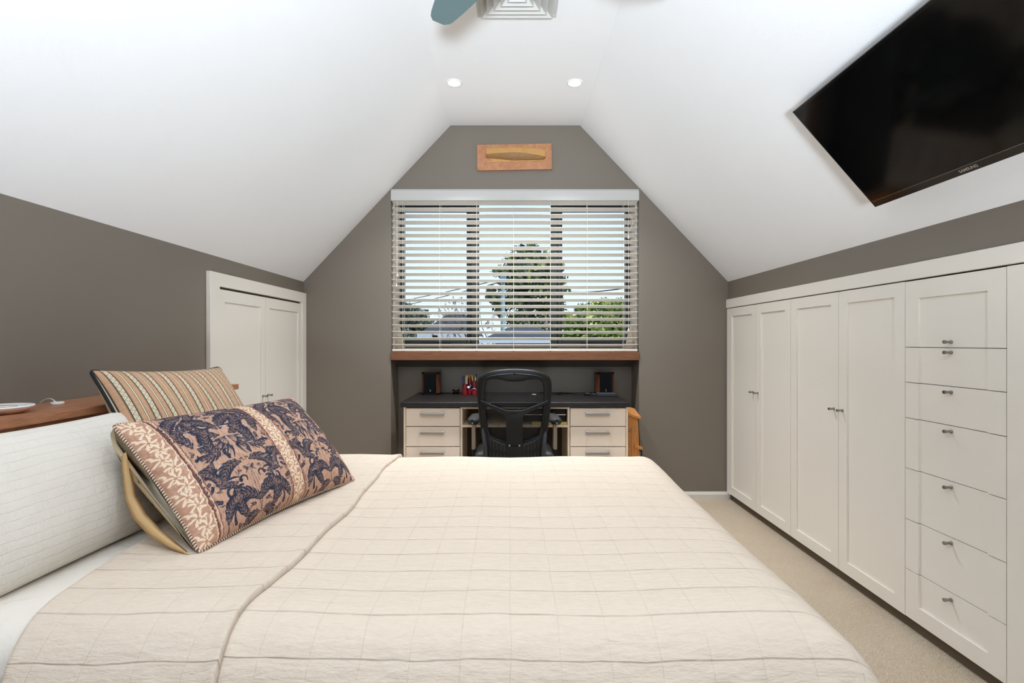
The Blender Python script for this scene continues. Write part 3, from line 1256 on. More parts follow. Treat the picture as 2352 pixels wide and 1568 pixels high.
# ------------------------------------------------------------------ speakers
def speaker(cx_, cyd, label):
    t = thing('speaker', label, 'speaker', (cx_, cyd, DH), 'small desk speakers')
    hw_, dep = 0.066, 0.060
    H0 = DH + 0.0005
    hexa = lambda k: [(cx_ - hw_ * 0.62 * k, cyd - dep * k), (cx_ + hw_ * 0.62 * k, cyd - dep * k), (cx_ + hw_ * k, cyd - dep * 0.35 * k),
                      (cx_ + hw_ * k, cyd + dep * k), (cx_ - hw_ * k, cyd + dep * k), (cx_ - hw_ * k, cyd - dep * 0.35 * k)]
    b = MB()
    b.prism(hexa(1.02), 'z', H0, H0 + 0.012)
    b.build('base', M['blackgloss'], t)
    b = MB()
    b.prism(hexa(0.97), 'z', H0 + 0.012, H0 + 0.150)
    b.build('cabinet_body', M['speakwood'], t)
    b = MB()
    b.box(cx_ - hw_ * 0.66, cx_ + hw_ * 0.66, cyd - dep * 1.06, cyd - dep * 0.9, H0 + 0.012, H0 + 0.150, 0.003)
    g_ = b.build('grille', M['grille'], t)
    b = MB()
    b.prism(hexa(1.03), 'z', H0 + 0.150, H0 + 0.162)
    b.build('cap', M['blackgloss'], t)
    b = MB()
    yy = cyd - dep * 1.06 - 0.001
    pts = []
    for i in range(15):
        a = 2.4 * PI * i / 14 + 0.8
        pts.append((cx_ + 0.004 * math.cos(a) * (1 if i < 8 else 1.1), yy, H0 + 0.032 + (0.005 if i < 8 else -0.004) + 0.004 * math.sin(a)))
    b.tube(pts, 0.0013, 6)
    b.build('emblem', M['silver'], g_, True)


speaker(X(991, 3.74), 3.74, 'small black and timber speaker on the left of the desk')
speaker(X(1388, 3.74), 3.74, 'small black and timber speaker on the right of the desk')

# ------------------------------------------------------------------ little webcam puck
wc = Vector((X(1047, 3.76), 3.76, DH))
t = thing('desk_sensor', 'tiny black round gadget with two red lights on the desk', 'gadget', wc)
b = MB()
b.lathe([(0.0, 0.0005), (0.022, 0.0005), (0.024, 0.004), (0.0255, 0.03), (0.024, 0.034), (0.0, 0.034)], wc, 24)
b.build('body', M['blackgloss'], t, False, True)
for s in (-1, 1):
    b = MB()
    b.box(wc.x + s * 0.016 - 0.003, wc.x + s * 0.016 + 0.003, wc.y - 0.0225, wc.y - 0.018, wc.z + 0.017, wc.z + 0.021)
    b.build('red_light', emit('led_red', (0.6, 0.03, 0.04), 0.6), t)

# ------------------------------------------------------------------ red pen pots and what stands in them
pd_ = 3.72


def pX(px):
    return X(px, pd_)


t = thing('pen_holder', 'dark red desk tidy of joined tubes beside the chair back', 'desk tidy', (pX(1078), pd_, DH))
pots = [(1068, pd_ + 0.01, 0.0185, 0.076), (1078.5, pd_ + 0.03, 0.0165, 0.118), (1089.5, pd_ + 0.012, 0.018, 0.100),
        (1068.5, pd_ - 0.028, 0.020, 0.036), (1078.8, pd_ - 0.010, 0.014, 0.042), (1090, pd_ - 0.028, 0.022, 0.030)]
for (p, y, r, h) in pots:
    b = MB()
    b.lathe([(0.0, 0.001), (r, 0.001), (r, h), (r - 0.002, h), (r - 0.002, 0.006), (0.0, 0.006)], (pX(p), y, DH), 22)
    b.build('tube', M['red'], t, False, True)
pens = [(1064, 'blue', 0.130, -0.10, 0, 'blue pen leaning at the edge of the red desk tidy'),
        (1066.5, 'blackplastic', 0.135, -0.03, 0, 'black pen in the front tube of the red desk tidy'),
        (1068.8, 'gold', 0.140, 0.0, 0, 'gold-barrelled pen in the red desk tidy'),
        (1071.8, 'white', 0.140, 0.02, 0, 'white pen in the red desk tidy'),
        (1076, 'orange', 0.146, -0.02, 1, 'red-orange pencil in the tallest tube of the desk tidy'),
        (1078.4, 'orange', 0.148, 0.0, 1, 'bright orange pencil in the tallest tube of the desk tidy'),
        (1081, 'handle', 0.140, 0.02, 1, 'grey mechanical pencil in the tallest tube of the desk tidy'),
        (1085, 'lime', 0.140, -0.02, 2, 'lime highlighter in the red desk tidy'),
        (1088.5, 'silver', 0.126, 0.0, 2, 'slim silver scissor handle in the red desk tidy'),
        (1091, 'white', 0.130, 0.05, 2, 'pale pen tilted in the red desk tidy near the chair'),
        (1093.5, 'blackplastic', 0.150, 0.02, 2, 'tall black pen in the red desk tidy next to the chair')]
for (p, mk, h, lean, pot, lab) in pens:
    y = pots[pot][1]
    b = MB()
    x = pX(p)
    b.cyl((x - lean * 0.04, y, DH + 0.008), (x + lean * 0.10, y, DH + h - 0.008), 0.0035, n=10)
    b.cyl((x + lean * 0.10, y, DH + h - 0.008), (x + lean * 0.108, y, DH + h), 0.0035, 0.0022, n=10)
    o = b.build('pen', M[mk], None, True)
    props(o, lab, 'pen', 'pens in the red desk tidy')
b = MB()
b.tube([(pX(1083.5) + 0.018 * (1 - math.cos(a)), pd_ - 0.03, DH + 0.031 + 0.016 * math.sin(a)) for a in np.linspace(0, PI, 12)], 0.0022, 8)
o = b.build('scissor_loop', M['silver'], None, True)
props(o, 'silver ring handle standing in the low red pot', 'scissors')
b = MB()
b.box(pX(1073.5), pX(1079.2), pd_ - 0.012, pd_ - 0.004, DH + 0.046, DH + 0.061, 0.002)
o = b.build('eraser', M['white'])
props(o, 'small white eraser in the middle red pot', 'eraser')
b = MB()
b.cyl((pX(1081), pd_ - 0.012, DH + 0.040), (pX(1081.3), pd_ - 0.012, DH + 0.072), 0.004, n=10)
o = b.build('blue_marker', M['blue'], None, True)
props(o, 'short blue marker in the middle red pot', 'marker')

# ------------------------------------------------------------------ charger and cables on the desk
t = thing('power_adapter', 'dark grey power brick in front of the desk speaker', 'adapter', (X(1392, 3.62), 3.62, DH))
b = MB()
b.box(X(1370.5, 3.60), X(1414, 3.60), 3.58, 3.645, DH + 0.0005, DH + 0.024, 0.004, 2)
b.build('body', M['slateplastic'], t)
b = MB()
pts = [(1370, 907, 3.61), (1362, 906, 3.63), (1350, 904, 3.66), (1338, 905, 3.70), (1325, 907, 3.70), (1312, 904, 3.74), (1298, 901.5, 3.80), (1285, 902, 3.80), (1275, 900, 3.82), (1262, 897.5, 3.84), (1240, 899, 3.83)]
b.tube([(X(p, d_), d_, DH + 0.0035) for p, q, d_ in pts], 0.0028, 8)
b.build('lead', M['blackplastic'], t, True)
b = MB()
pts = []
for i in range(46):
    a = i / 45 * 4 * PI
    d_ = 3.73 + 0.045 * math.sin(a + 0.5)
    pts.append((X(1282 + 17 * math.cos(a) - i * 0.15, d_), d_, DH + 0.0035 + 0.006 * i / 45 + 0.004 * math.sin(2 * a)))
b.tube(pts, 0.0024, 8)
o = b.build('cable', M['blackplastic'], None, True)
props(o, 'black cable coiled on the desk beside the chair', 'cable')
b = MB()
b.box(X(1343, 3.66), X(1356, 3.66), 3.65, 3.68, DH + 0.0005, DH + 0.018, 0.004)
b.tube([(X(1356, 3.665), 3.665, DH + 0.008), (X(1363, 3.665), 3.665, DH + 0.014), (X(1369, 3.655), 3.65, DH + 0.006)], 0.003, 8)
o = b.build('plug', M['blackplastic'])
props(o, 'black plug lying among the cables on the desk', 'plug')

# ------------------------------------------------------------------ pine step stool
t = thing('step_stool', 'orange pine step stool standing beside the desk', 'step stool', (0.80, 3.45, 0))
sd = 3.32


def sX(px, d=sd):
    return X(px, d)


b = MB()
b.prism([(sX(1443.2), Z(949, sd)), (sX(1465), Z(957, sd)), (sX(1469), Z(1045, sd)), (sX(1473.5), 0.0), (sX(1443.2), 0.0)], 'y', sd, sd + 0.022)
b.build('side_board', M['pine'], t)
b = MB()
b.prism([(sX(1450.5), Z(982, sd)), (sX(1453.8), Z(982, sd)), (sX(1455), 0.0), (sX(1451), 0.0)], 'y', sd - 0.006, sd)
b.build('batten', M['pine'], t)
b = MB()
b.prism([(sX(1443.2) + 0.03, Z(949, sd)), (sX(1465) + 0.03, Z(957, sd)), (sX(1473.5) + 0.04, 0.0), (sX(1443.2) + 0.03, 0.0)], 'y', sd + 0.30, sd + 0.322)
b.build('side_board', M['pine'], t)


def tread(c0, c1, back, th):
    b = MB()
    lo0, lo1 = Vector(c0), Vector(c1)
    up = Vector((0, 0, th))
    bk = Vector(back)
    vs = [lo0, lo1, lo1 + bk, lo0 + bk]
    vs = [tuple(v) for v in vs] + [tuple(v + up) for v in vs]
    bm = b.bm
    q = [bm.verts.new(v) for v in vs]
    for f in ((3, 2, 1, 0), (4, 5, 6, 7), (0, 1, 5, 4), (1, 2, 6, 5), (2, 3, 7, 6), (3, 0, 4, 7)):
        bm.faces.new([q[i] for i in f])
    b.build('tread', M['pine'], t)


tread((sX(1441, 3.30), 3.30, Z(954, 3.30)), (sX(1472.5, 3.30), 3.30, Z(963, 3.30)), (0.046, 0.36, 0.01), 0.014)
tread((sX(1460, 3.30), 3.30, Z(1029, 3.30)), (sX(1476, 3.30), 3.30, Z(1033, 3.30)), (0.046, 0.36, 0.01), 0.014)
b = MB()
b.cyl((sX(1445.5), sd - 0.006, Z(989, sd)), (sX(1445.5), sd, Z(989, sd)), 0.0062, n=14)
b.build('bolt', M['knob'], t, True)
b = MB()
b.tube([(sX(1474.5), sd + 0.015, Z(1033, sd)), (sX(1475.5), sd + 0.015, 0.01)], 0.004, 8)
b.tube([(sX(1466.5), sd + 0.03, Z(962, sd)), (sX(1472), sd + 0.03, Z(1040, sd))], 0.005, 8)
b.build('metal_stay', M['blackplastic'], t, True)

# ------------------------------------------------------------------ office chair
CD = 2.95
ccx = X(1181.5, CD)
t = thing('office_chair', 'black mesh-back office chair tucked under the desk', 'chair', (ccx, 3.12, 0))


def cp(px, py):
    return (ccx + px * CD / F, Z(py, CD))


def resample(pts, n):
    P_ = np.array(pts, float)
    Pc = np.vstack([P_, P_[:1]])
    # Catmull-Rom through the closed outline
    out = []
    m = len(P_)
    for i in range(m):
        p0, p1, p2, p3 = P_[i - 1], P_[i], P_[(i + 1) % m], P_[(i + 2) % m]
        for q in np.linspace(0, 1, 8, endpoint=False):
            out.append(0.5 * ((2 * p1) + (-p0 + p2) * q + (2 * p0 - 5 * p1 + 4 * p2 - p3) * q * q + (-p0 + 3 * p1 - 3 * p2 + p3) * q ** 3))
    out = np.array(out)
    c = np.vstack([out, out[:1]])
    s = np.concatenate([[0], np.cumsum(np.linalg.norm(np.diff(c, axis=0), axis=1))])
    u = np.linspace(0, s[-1], n, endpoint=False)
    return np.stack([np.interp(u, s, c[:, 0]), np.interp(u, s, c[:, 1])], 1)


def mirror(half):
    return half + [(-x, y) for x, y in half[::-1] if abs(x) > 0.01]


def bend(x, z):
    return 0.55 * (x - ccx) ** 2 + 0.10 * max(0, z - 0.75) ** 1.0 * 0.3


def ring_obj(name, outer, inner, y0, th, m, parent, n=120, bevel=0.006):
    o_ = resample([cp(*p) for p in outer], n)
    i_ = resample([cp(*p) for p in inner], n)
    # match start points by angle
    ang = lambda a: np.arctan2(a[:, 1] - a[:, 1].mean(), a[:, 0] - ccx)
    k = int(np.argmin(np.abs(ang(i_) - ang(o_)[0])))
    i_ = np.roll(i_, -k, 0)
    loops = []
    for (w_, dy) in ((0.0, bevel), (0.12, 0.0), (0.88, 0.0), (1.0, bevel), (1.0, th), (0.0, th)):
        pts = o_ * (1 - w_) + i_ * w_
        loops.append([(p[0], y0 + dy + bend(p[0], p[1]), p[1]) for p in pts])
    vs = [v for l in loops for v in l]
    fs = []
    for a in range(6):
        c = (a + 1) % 6
        for i in range(n):
            j = (i + 1) % n
            fs.append((a * n + i, a * n + j, c * n + j, c * n + i))
    ob = mesh_obj(name, vs, fs, m, parent, True)
    bm = bmesh.new()
    bm.from_mesh(ob.data)
    bmesh.ops.recalc_face_normals(bm, faces=bm.faces[:])
    bm.to_mesh(ob.data)
    bm.free()
    return ob


outer = [(0, 847), (28, 848.5), (55, 853), (75, 861), (84, 871), (87, 888), (85.5, 920), (81, 965), (75, 1005), (71, 1040), (68, 1085), (35, 1092), (0, 1093)]
mid_ = [(0, 859), (28, 860.5), (52, 864), (66, 869), (73, 877), (75.5, 892), (74.5, 925), (70.5, 965), (66, 1000), (62, 1030), (58, 1060), (30, 1066), (0, 1067)]
inner = [(0, 876), (18, 875), (34, 871.5), (54, 871.5), (64, 877), (68, 888), (68.5, 905), (67, 935), (63.5, 968), (60, 992), (56, 1001), (40, 1008), (19, 1016), (0, 1018)]
ring_obj('back_frame', mirror(outer), mirror(inner), CD, 0.030, M['blackplastic'], t)
lo_ = resample([cp(*p) for p in mirror(mid_)], 120)
b = MB()
ridge = [p for p in lo_ if p[1] > Z(1000, CD)]
k0 = int(np.argmin([p[0] + (p[1] - Z(1000, CD)) for p in ridge]))
loop = [(p[0], CD - 0.001 + bend(*p), p[1]) for p in lo_]
b.tube(loop + loop[:1], 0.0045, 8)
b.build('rim_bead', M['blackplastic'], t, True)

# lattice mesh behind the frame
b = MB()
inn = resample([cp(*p) for p in mirror([(0, 870), (30, 868), (60, 868), (71, 880), (72, 905), (68, 960), (62, 1004), (25, 1018), (0, 1020)])], 160)


def inside(x, z):
    c = False
    n = len(inn)
    j = n - 1
    for i in range(n):
        if (inn[i][1] > z) != (inn[j][1] > z) and x < (inn[j][0] - inn[i][0]) * (z - inn[i][1]) / (inn[j][1] - inn[i][1]) + inn[i][0]:
            c = not c
        j = i
    return c


zlo, zhi = inn[:, 1].min(), inn[:, 1].max()
xlo, xhi = inn[:, 0].min(), inn[:, 0].max()
pitch, wd = 0.0064, 0.0022
lat_v, lat_f = [], []
slope_ = 1.6
for sgn in (1, -1):
    c0 = -0.6
    while c0 < 0.6:
        zz = zlo
        run = []
        pts = []
        while zz <= zhi + 0.012:
            x = ccx + c0 + sgn * (zz - (zlo + zhi) / 2) / slope_
            ok = inside(x, zz)
            pts.append((x, zz, ok))
            zz += 0.012
        for (xa, za, oa), (xb, zb_, ob_) in zip(pts, pts[1:]):
            if oa and ob_:
                k = len(lat_v)
                for (xx, zz_) in ((xa - wd / 2, za), (xa + wd / 2, za), (xb + wd / 2, zb_), (xb - wd / 2, zb_)):
                    lat_v.append((xx, CD + 0.034 + bend(xx, zz_) + 0.0004 * sgn, zz_))
                lat_f.append((k, k + 1, k + 2, k + 3))
        c0 += pitch
b.bm.free()
o = mesh_obj('mesh_panel', lat_v, lat_f, M['blackplastic'], t)
o['kind'] = 'stuff'
# lumbar yoke
yk = [(0, 942), (19, 941), (48, 930), (76, 918.5), (78, 926), (60, 934), (40, 944), (24, 952), (19, 957), (19, 1022), (0, 1022)]
yk_full = yk[:-1] + [(-x, y) for x, y in yk[::-1] if x > 0.01]
yk_full = yk + [(-x, y) for x, y in yk[-2:0:-1]]
b = MB()
n_ = len(yk_full)
front = [b.bm.verts.new((cp(*p)[0], CD - 0.012 + bend(*cp(*p)), cp(*p)[1])) for p in yk_full]
back_ = [b.bm.verts.new((cp(*p)[0], CD + 0.012 + bend(*cp(*p)), cp(*p)[1])) for p in yk_full]
for i in range(n_):
    j = (i + 1) % n_
    b.bm.faces.new((front[i], front[j], back_[j], back_[i]))
b.bm.faces.new(front)
b.bm.faces.new(back_[::-1])
b.build('lumbar_yoke', M['blackplastic'], t)
b = MB()
b.tube([(cp(x, y)[0], CD - 0.013 + bend(*cp(x, y)), cp(x, y)[1]) for x, y in ((-77, 920), (-48, 931.5), (-19, 942.3), (0, 942.8), (19, 942.3), (48, 931.5), (77, 920))], 0.0022, 6)
b.build('yoke_edge', M['slateplastic'], t, True)
for s in (-1, 1):
    b = MB()
    b.tube([(cp(s * x, y)[0], CD - 0.001 + bend(*cp(s * x, y)), cp(s * x, y)[1]) for x, y in ((62, 985), (58.5, 1000), (53, 1005), (19, 1016))], 0.0018, 6)
    b.build('opening_edge', M['slateplastic'], t, True)
# slots, screws and hangers
for s in (-1, 1):
    for k, x in enumerate((23, 31.5, 39.5, 47.5, 55)):
        y_ = 1011 + (4 - k) * 1.6
        c_ = cp(s * x, y_)
        c2 = cp(s * x, y_ + 18)
        yy = CD - 0.0022 + bend(*c_)
        b = MB()
        b.box(c_[0] - 0.0028, c_[0] + 0.0028, yy, yy + 0.004, c2[1], c_[1], 0.0012)
        b.build('slot', M['framedark'], t)
        b = MB()
        c3, c4 = cp(s * x, y_ + 27), cp(s * x, y_ + 46)
        b.box(c_[0] - 0.0028, c_[0] + 0.0028, yy, yy + 0.004, c4[1], c3[1], 0.0012)
        b.build('slot', M['framedark'], t)
for s in (-1, 1):
    b = MB()
    c_ = cp(s * 11.5, 1022.5)
    b.lathe([(0.0, 0.002), (0.005, 0.0), (0.0065, -0.003), (0.0065, -0.006)], (0, 0, 0), 16)
    for v_ in b.bm.verts:
        v_.co = Vector((c_[0] + v_.co.x, CD - 0.013 - v_.co.z * 0.6, c_[1] + v_.co.y))
    b.build('screw', M['knob'], t, True)
    for (x, y) in ((16, 867), (76, 866), (82, 941)):
        b = MB()
        c_ = cp(s * x, y)
        b.cyl((c_[0], CD - 0.0015 + bend(*c_), c_[1]), (c_[0], CD + 0.004 + bend(*c_), c_[1]), 0.0022, n=8)
        b.build('screw', M['slateplastic'], t, True)
    b = MB()
    b.tube([(cp(s * x, y)[0], CD - 0.004 + bend(*cp(s * x, y)) + yo, cp(s * x, y)[1]) for x, y, yo in ((73, 982, 0.012), (70, 1000, 0), (67.5, 1030, -0.004), (66, 1060, 0.0), (60, 1105, 0.06), (50, 1125, 0.16))], [0.006, 0.012, 0.0145, 0.0145, 0.014, 0.013], 10)
    b.build('back_hanger', M['slateplastic'], t, True)
    # arm: pad and post
    b = MB()
    ad = 3.05
    ax = X(1181.5 + s * 95.5, ad)
    az = Z(966, ad)
    n = 20
    prof = [(-0.034, -0.008), (-0.036, 0.002), (-0.030, 0.014), (-0.012, 0.019), (0.012, 0.019), (0.030, 0.014), (0.036, 0.002), (0.034, -0.010), (0.020, -0.022), (-0.020, -0.022)]
    vs = []
    for i in range(n + 1):
        q = i / n
        k_ = min(1.0, (math.sin(PI * min(max(q, 0.0), 1.0)) * 3.2)) ** 0.5 if q not in (0, 1) else 0.25
        for (u_, w_) in prof:
            vs.append((ax + u_ * k_ - s * 0.012 * q, ad - 0.04 + 0.26 * q, az + w_ * (0.55 + 0.45 * k_)))
    fs = grid_faces(n + 1, len(prof), True) + [tuple(range(len(prof)))[::-1], tuple(n * len(prof) + i for i in range(len(prof)))]
    mesh_obj('arm_pad', vs, fs, M['charcoal'], t, True)
    b = MB()
    pxm = X(1181.5 + s * 94.5, ad)
    b.box(pxm - 0.0115, pxm + 0.0115, ad + 0.02, ad + 0.075, Z(1034, ad), az - 0.016, 0.002)
    b.build('arm_post', M['greysteel'], t)
    b = MB()
    b.box(pxm - 0.009, pxm + 0.009, ad + 0.025, ad + 0.07, 0.40, Z(1034, ad), 0.002)
    b.box(min(pxm, ccx + s * 0.12), max(pxm, ccx + s * 0.12), ad + 0.025, ad + 0.07, 0.385, 0.405, 0.003)
    b.build('arm_bracket', M['blackplastic'], t)
b = MB()
b.box(ccx - 0.235, ccx + 0.235, 2.99, 3.44, 0.415, 0.475, 0.028, 3)
b.build('seat', M['charcoal'], t, False, True)
b = MB()
b.box(ccx - 0.10, ccx + 0.10, 3.08, 3.32, 0.36, 0.415, 0.01)
b.build('seat_mechanism', M['blackplastic'], t)
b = MB()
b.cyl((ccx, 3.2, 0.10), (ccx, 3.2, 0.36), 0.028, n=18)
b.build('gas_lift', M['blackplastic'], t, True)
for k in range(5):
    a = 2 * PI * k / 5 + 0.3
    b = MB()
    ex_, ey_ = ccx + 0.24 * math.cos(a), 3.2 + 0.24 * math.sin(a)
    b.tube([(ccx, 3.2, 0.115), (ccx + 0.12 * math.cos(a), 3.2 + 0.12 * math.sin(a), 0.105), (ex_, ey_, 0.075)], [0.03, 0.022, 0.016], 10)
    lg = b.build('leg', M['blackplastic'], t, True)
    b = MB()
    b.cyl((ex_ - 0.02 * math.sin(a), ey_ + 0.02 * math.cos(a), 0.028), (ex_ + 0.02 * math.sin(a), ey_ - 0.02 * math.cos(a), 0.028), 0.028, n=18)
    b.cyl((ex_, ey_, 0.03), (ex_, ey_, 0.08), 0.008, n=8)
    b.build('caster', M['blackplastic'], lg, True)
b = MB()
c_ = cp(46, 907)
b.box(c_[0] - 0.012, c_[0] + 0.012, CD + 0.030 + bend(*c_), CD + 0.0325 + bend(*c_), c_[1] - 0.002, c_[1] + 0.002)
b.build('tag', M['cord'], t)

# ------------------------------------------------------------------ headboard
HZ = 0.930
t = thing('headboard', 'timber headboard with a wide ledge top behind the pillows', 'headboard', (-1.36, 1.6, 0))
for y0, y1 in ((0.80, 1.5895), (1.5925, 2.345)):
    b = MB()
    b.box(XL + 0.001, -1.243, y0, y1, HZ - 0.024, HZ, 0.002, 2)
    b.build('ledge_board', M['cherry'], t)
b = MB()
b.box(XL + 0.001, -1.262, 0.82, 2.325, 0.0, HZ - 0.024)
b.build('panel', M['cherry'], t)

# dish and watch charger on the ledge
dc = Vector((-1.362, 1.372, HZ))
t = thing('dish', 'round white and blush dish on the headboard ledge', 'dish', dc)
b = MB()
b.lathe([(0.0, 0.0005), (0.042, 0.0005), (0.058, 0.010), (0.066, 0.018), (0.0655, 0.0195)], dc, 48)
b.build('underside', M['pinkwhite'], t, True)
b = MB()
b.lathe([(0.066, 0.0185), (0.0655, 0.021), (0.063, 0.0215), (0.056, 0.0195), (0.040, 0.0185), (0.0, 0.0185)], dc, 48)
b.build('rim', M['white'], t, True)
b = MB()
b.lathe([(0.030, 0.0192), (0.0305, 0.0196), (0.0, 0.0196)], dc, 32)
b.build('centre_disc', M['deskcream'], t, True)
wc = Vector((X(132, 1.575), 1.575, HZ))
t = thing('charging_puck', 'tiny white charging puck with a thin cable on the ledge', 'charger', wc)
b = MB()
b.lathe([(0.0, 0.0003), (0.0155, 0.0003), (0.0165, 0.0015), (0.0165, 0.0065), (0.0155, 0.0078), (0.0, 0.0078)], wc, 32)
b.build('puck', M['white'], t, False, True)
b = MB()
b.tube([wc + Vector(v_) for v_ in ((-0.012, 0.008, 0.006), (-0.022, 0.012, 0.011), (-0.036, 0.018, 0.0155), (-0.050, 0.022, 0.015), (-0.066, 0.026, 0.010), (-0.078, 0.03, 0.003), (-0.087, 0.032, 0.001))], 0.0014, 8)
b.build('lead', M['white'], t, True)

# ------------------------------------------------------------------ bed
BT = 0.600
BXF, BY0, BY1 = 0.672, 0.878, 2.445
t = thing('bed', 'queen bed with a white sheeted mattress against the headboard', 'bed', (-0.3, 1.64, 0))
b = MB()
b.box(-1.25, 0.60, 0.93, 2.36, 0.06, 0.30, 0.02, 2)
b.build('base', M['basecloth'], t)
b = MB()
b.box(-1.255, BXF - 0.055, BY0 + 0.04, BY1 - 0.05, 0.30, BT - 0.014, 0.07, 5)
b.build('mattress', M['sheet'], t, False, True)
b = MB()
for x in (-1.15, 0.5):
    for y in (1.0, 2.28):
        b.cyl((x, y, 0.0), (x, y, 0.06), 0.03, n=12)
b.build('feet', M['blackplastic'], t)


def prof(a, e0, R):
    over = np.maximum(0, a - e0)
    arc = R * PI / 2
    ang = np.minimum(over, arc) / R
    h = np.minimum(a, e0) + R * np.sin(ang)
    drop = R * (1 - np.cos(ang))
    ex = np.maximum(0, over - arc)
    return h + 0.10 * ex, drop + ex


def quilt_surface(S, T, off):
    """S along the bed, T across; returns points"""
    R = 0.138
    ymid = (BY0 + BY1) / 2
    half = (BY1 - BY0) / 2
    tn = T - ymid
    hy_, dy_ = prof(np.abs(tn), half - R, R + off)
    foot = BXF + 0.035 * (T - 0.9) / 1.45
    hs_, ds_ = prof(S - foot + BXF, BXF - R, R + off)
    hs_ = hs_ + foot - BXF
    x = hs_
    y = ymid + np.sign(tn) * hy_
    dd = (ds_ ** 3 + dy_ ** 3) ** (1 / 3)
    z = BT + off - dd
    und = 0.0030 * np.sin(5.1 * S + 1.3) * np.sin(4.3 * T) + 0.0022 * np.sin(13 * S + 2 * T) + 0.0018 * np.sin(11 * T + 3 * S)
    # soft puffs between the stitch lines
    puff = 0.0016 * np.abs(np.sin(PI * T / 0.09)) ** 0.6 + 0.0005 * np.abs(np.sin(PI * S / 0.09)) ** 0.6
    z = z + und + puff
    # folds where it hangs
    hang = np.clip(dy_ - 0.10, 0, 0.4)
    y = y + np.sign(tn) * hang * 0.10 * np.sin(9.5 * S + 0.7)
    hang = np.clip(ds_ - 0.10, 0, 0.4)
    x = x + hang * 0.10 * np.sin(9.0 * T + 0.4)
    return np.stack([x, y, np.maximum(z, 0.05)], -1)


t = thing('quilt', 'cream stitched linen quilt with its top edge folded back', 'quilt', (-0.1, 1.64, BT))
SA, SB = -0.940, -0.505
ns, ntt = 200, 240
s_ = np.linspace(SA, BXF + 0.40, ns)
t_ = np.linspace(BY0 - 0.36, BY1 + 0.36, ntt)
S, T = np.meshgrid(s_, t_, indexing='ij')
S2 = S + (0.012 + 0.16 * np.maximum(0, 1.22 - T)) * np.clip((SA + 0.2 - S) / 0.2, 0, 1)
Pq = quilt_surface(S2, T, 0.0).reshape(-1, 3)
mesh_obj('quilt_body', Pq, grid_faces(ns, ntt), M['quilt'], t, True, np.stack([S.ravel(), T.ravel()], 1))
nf = 60
offs = np.concatenate([[0.0005, 0.007], np.full(nf, 0.011), [0.008, 0.0015]])
q = np.concatenate([[0.0, -0.008], np.linspace(0, 1, nf), [1.004, 1.004]])
Sf = np.zeros((len(q), ntt))
Pf = np.zeros((len(q), ntt, 3))
for i, (qq, of) in enumerate(zip(q, offs)):
    A_ = SA - 0.004 + 0.010 * np.sin(2.7 * t_) + 0.16 * np.maximum(0, 1.22 - t_)
    B_ = SB + 0.010 * np.sin(5 * t_ + 0.5) + 0.004 * np.sin(17 * t_)
    Sf[i] = A_ + (B_ - A_) * qq
    edge = 0.004 * math.exp(-((1 - qq) / 0.05) ** 2)
    Pf[i] = quilt_surface(Sf[i], t_, of + (edge if 1 < i < len(q) - 2 else 0))
uvf = np.stack([Sf.ravel() + 0.03, np.tile(t_, len(q)) + 0.02], 1)
mesh_obj('fold_over', Pf.reshape(-1, 3), grid_faces(len(q), ntt), M['quilt'], t, True, uvf)

# ------------------------------------------------------------------ cushions
def frame(ex, ey):
    ex = Vector(ex).normalized()
    ez = ex.cross(Vector(ey)).normalized()
    ey = ez.cross(ex).normalized()
    return Matrix((ex, ey, ez)).transposed()


def cushion_pts(W, H, Tn, nu, nv, side, pu, pv, expo=0.42, sag=0.0):
    u = np.sin(np.linspace(-PI / 2, PI / 2, nu)) * 0.35 + np.linspace(-1, 1, nu) * 0.65
    v = np.sin(np.linspace(-PI / 2, PI / 2, nv)) * 0.35 + np.linspace(-1, 1, nv) * 0.65
    U, V = np.meshgrid(u, v, indexing='ij')
    x = W / 2 * U * (1 - pu * (1 - V ** 2) * np.abs(U) ** 2)
    y = H / 2 * V * (1 - pv * (1 - U ** 2) * np.abs(V) ** 2)
    z = side * Tn / 2 * np.maximum(0, (1 - U ** 2) * (1 - V ** 2)) ** expo
    z = z * (1 - sag * V)
    if side > 0:
        z = z + 0.004 * np.sin(9 * U + 3 * V) * np.maximum(0, (1 - U ** 2)) * np.maximum(0, (1 - V ** 2))
    return U, V, np.stack([x, y, z], -1).reshape(-1, 3)


def place(P_, R, c):
    R_ = np.array(R)
    return P_ @ R_.T + np.array(c)


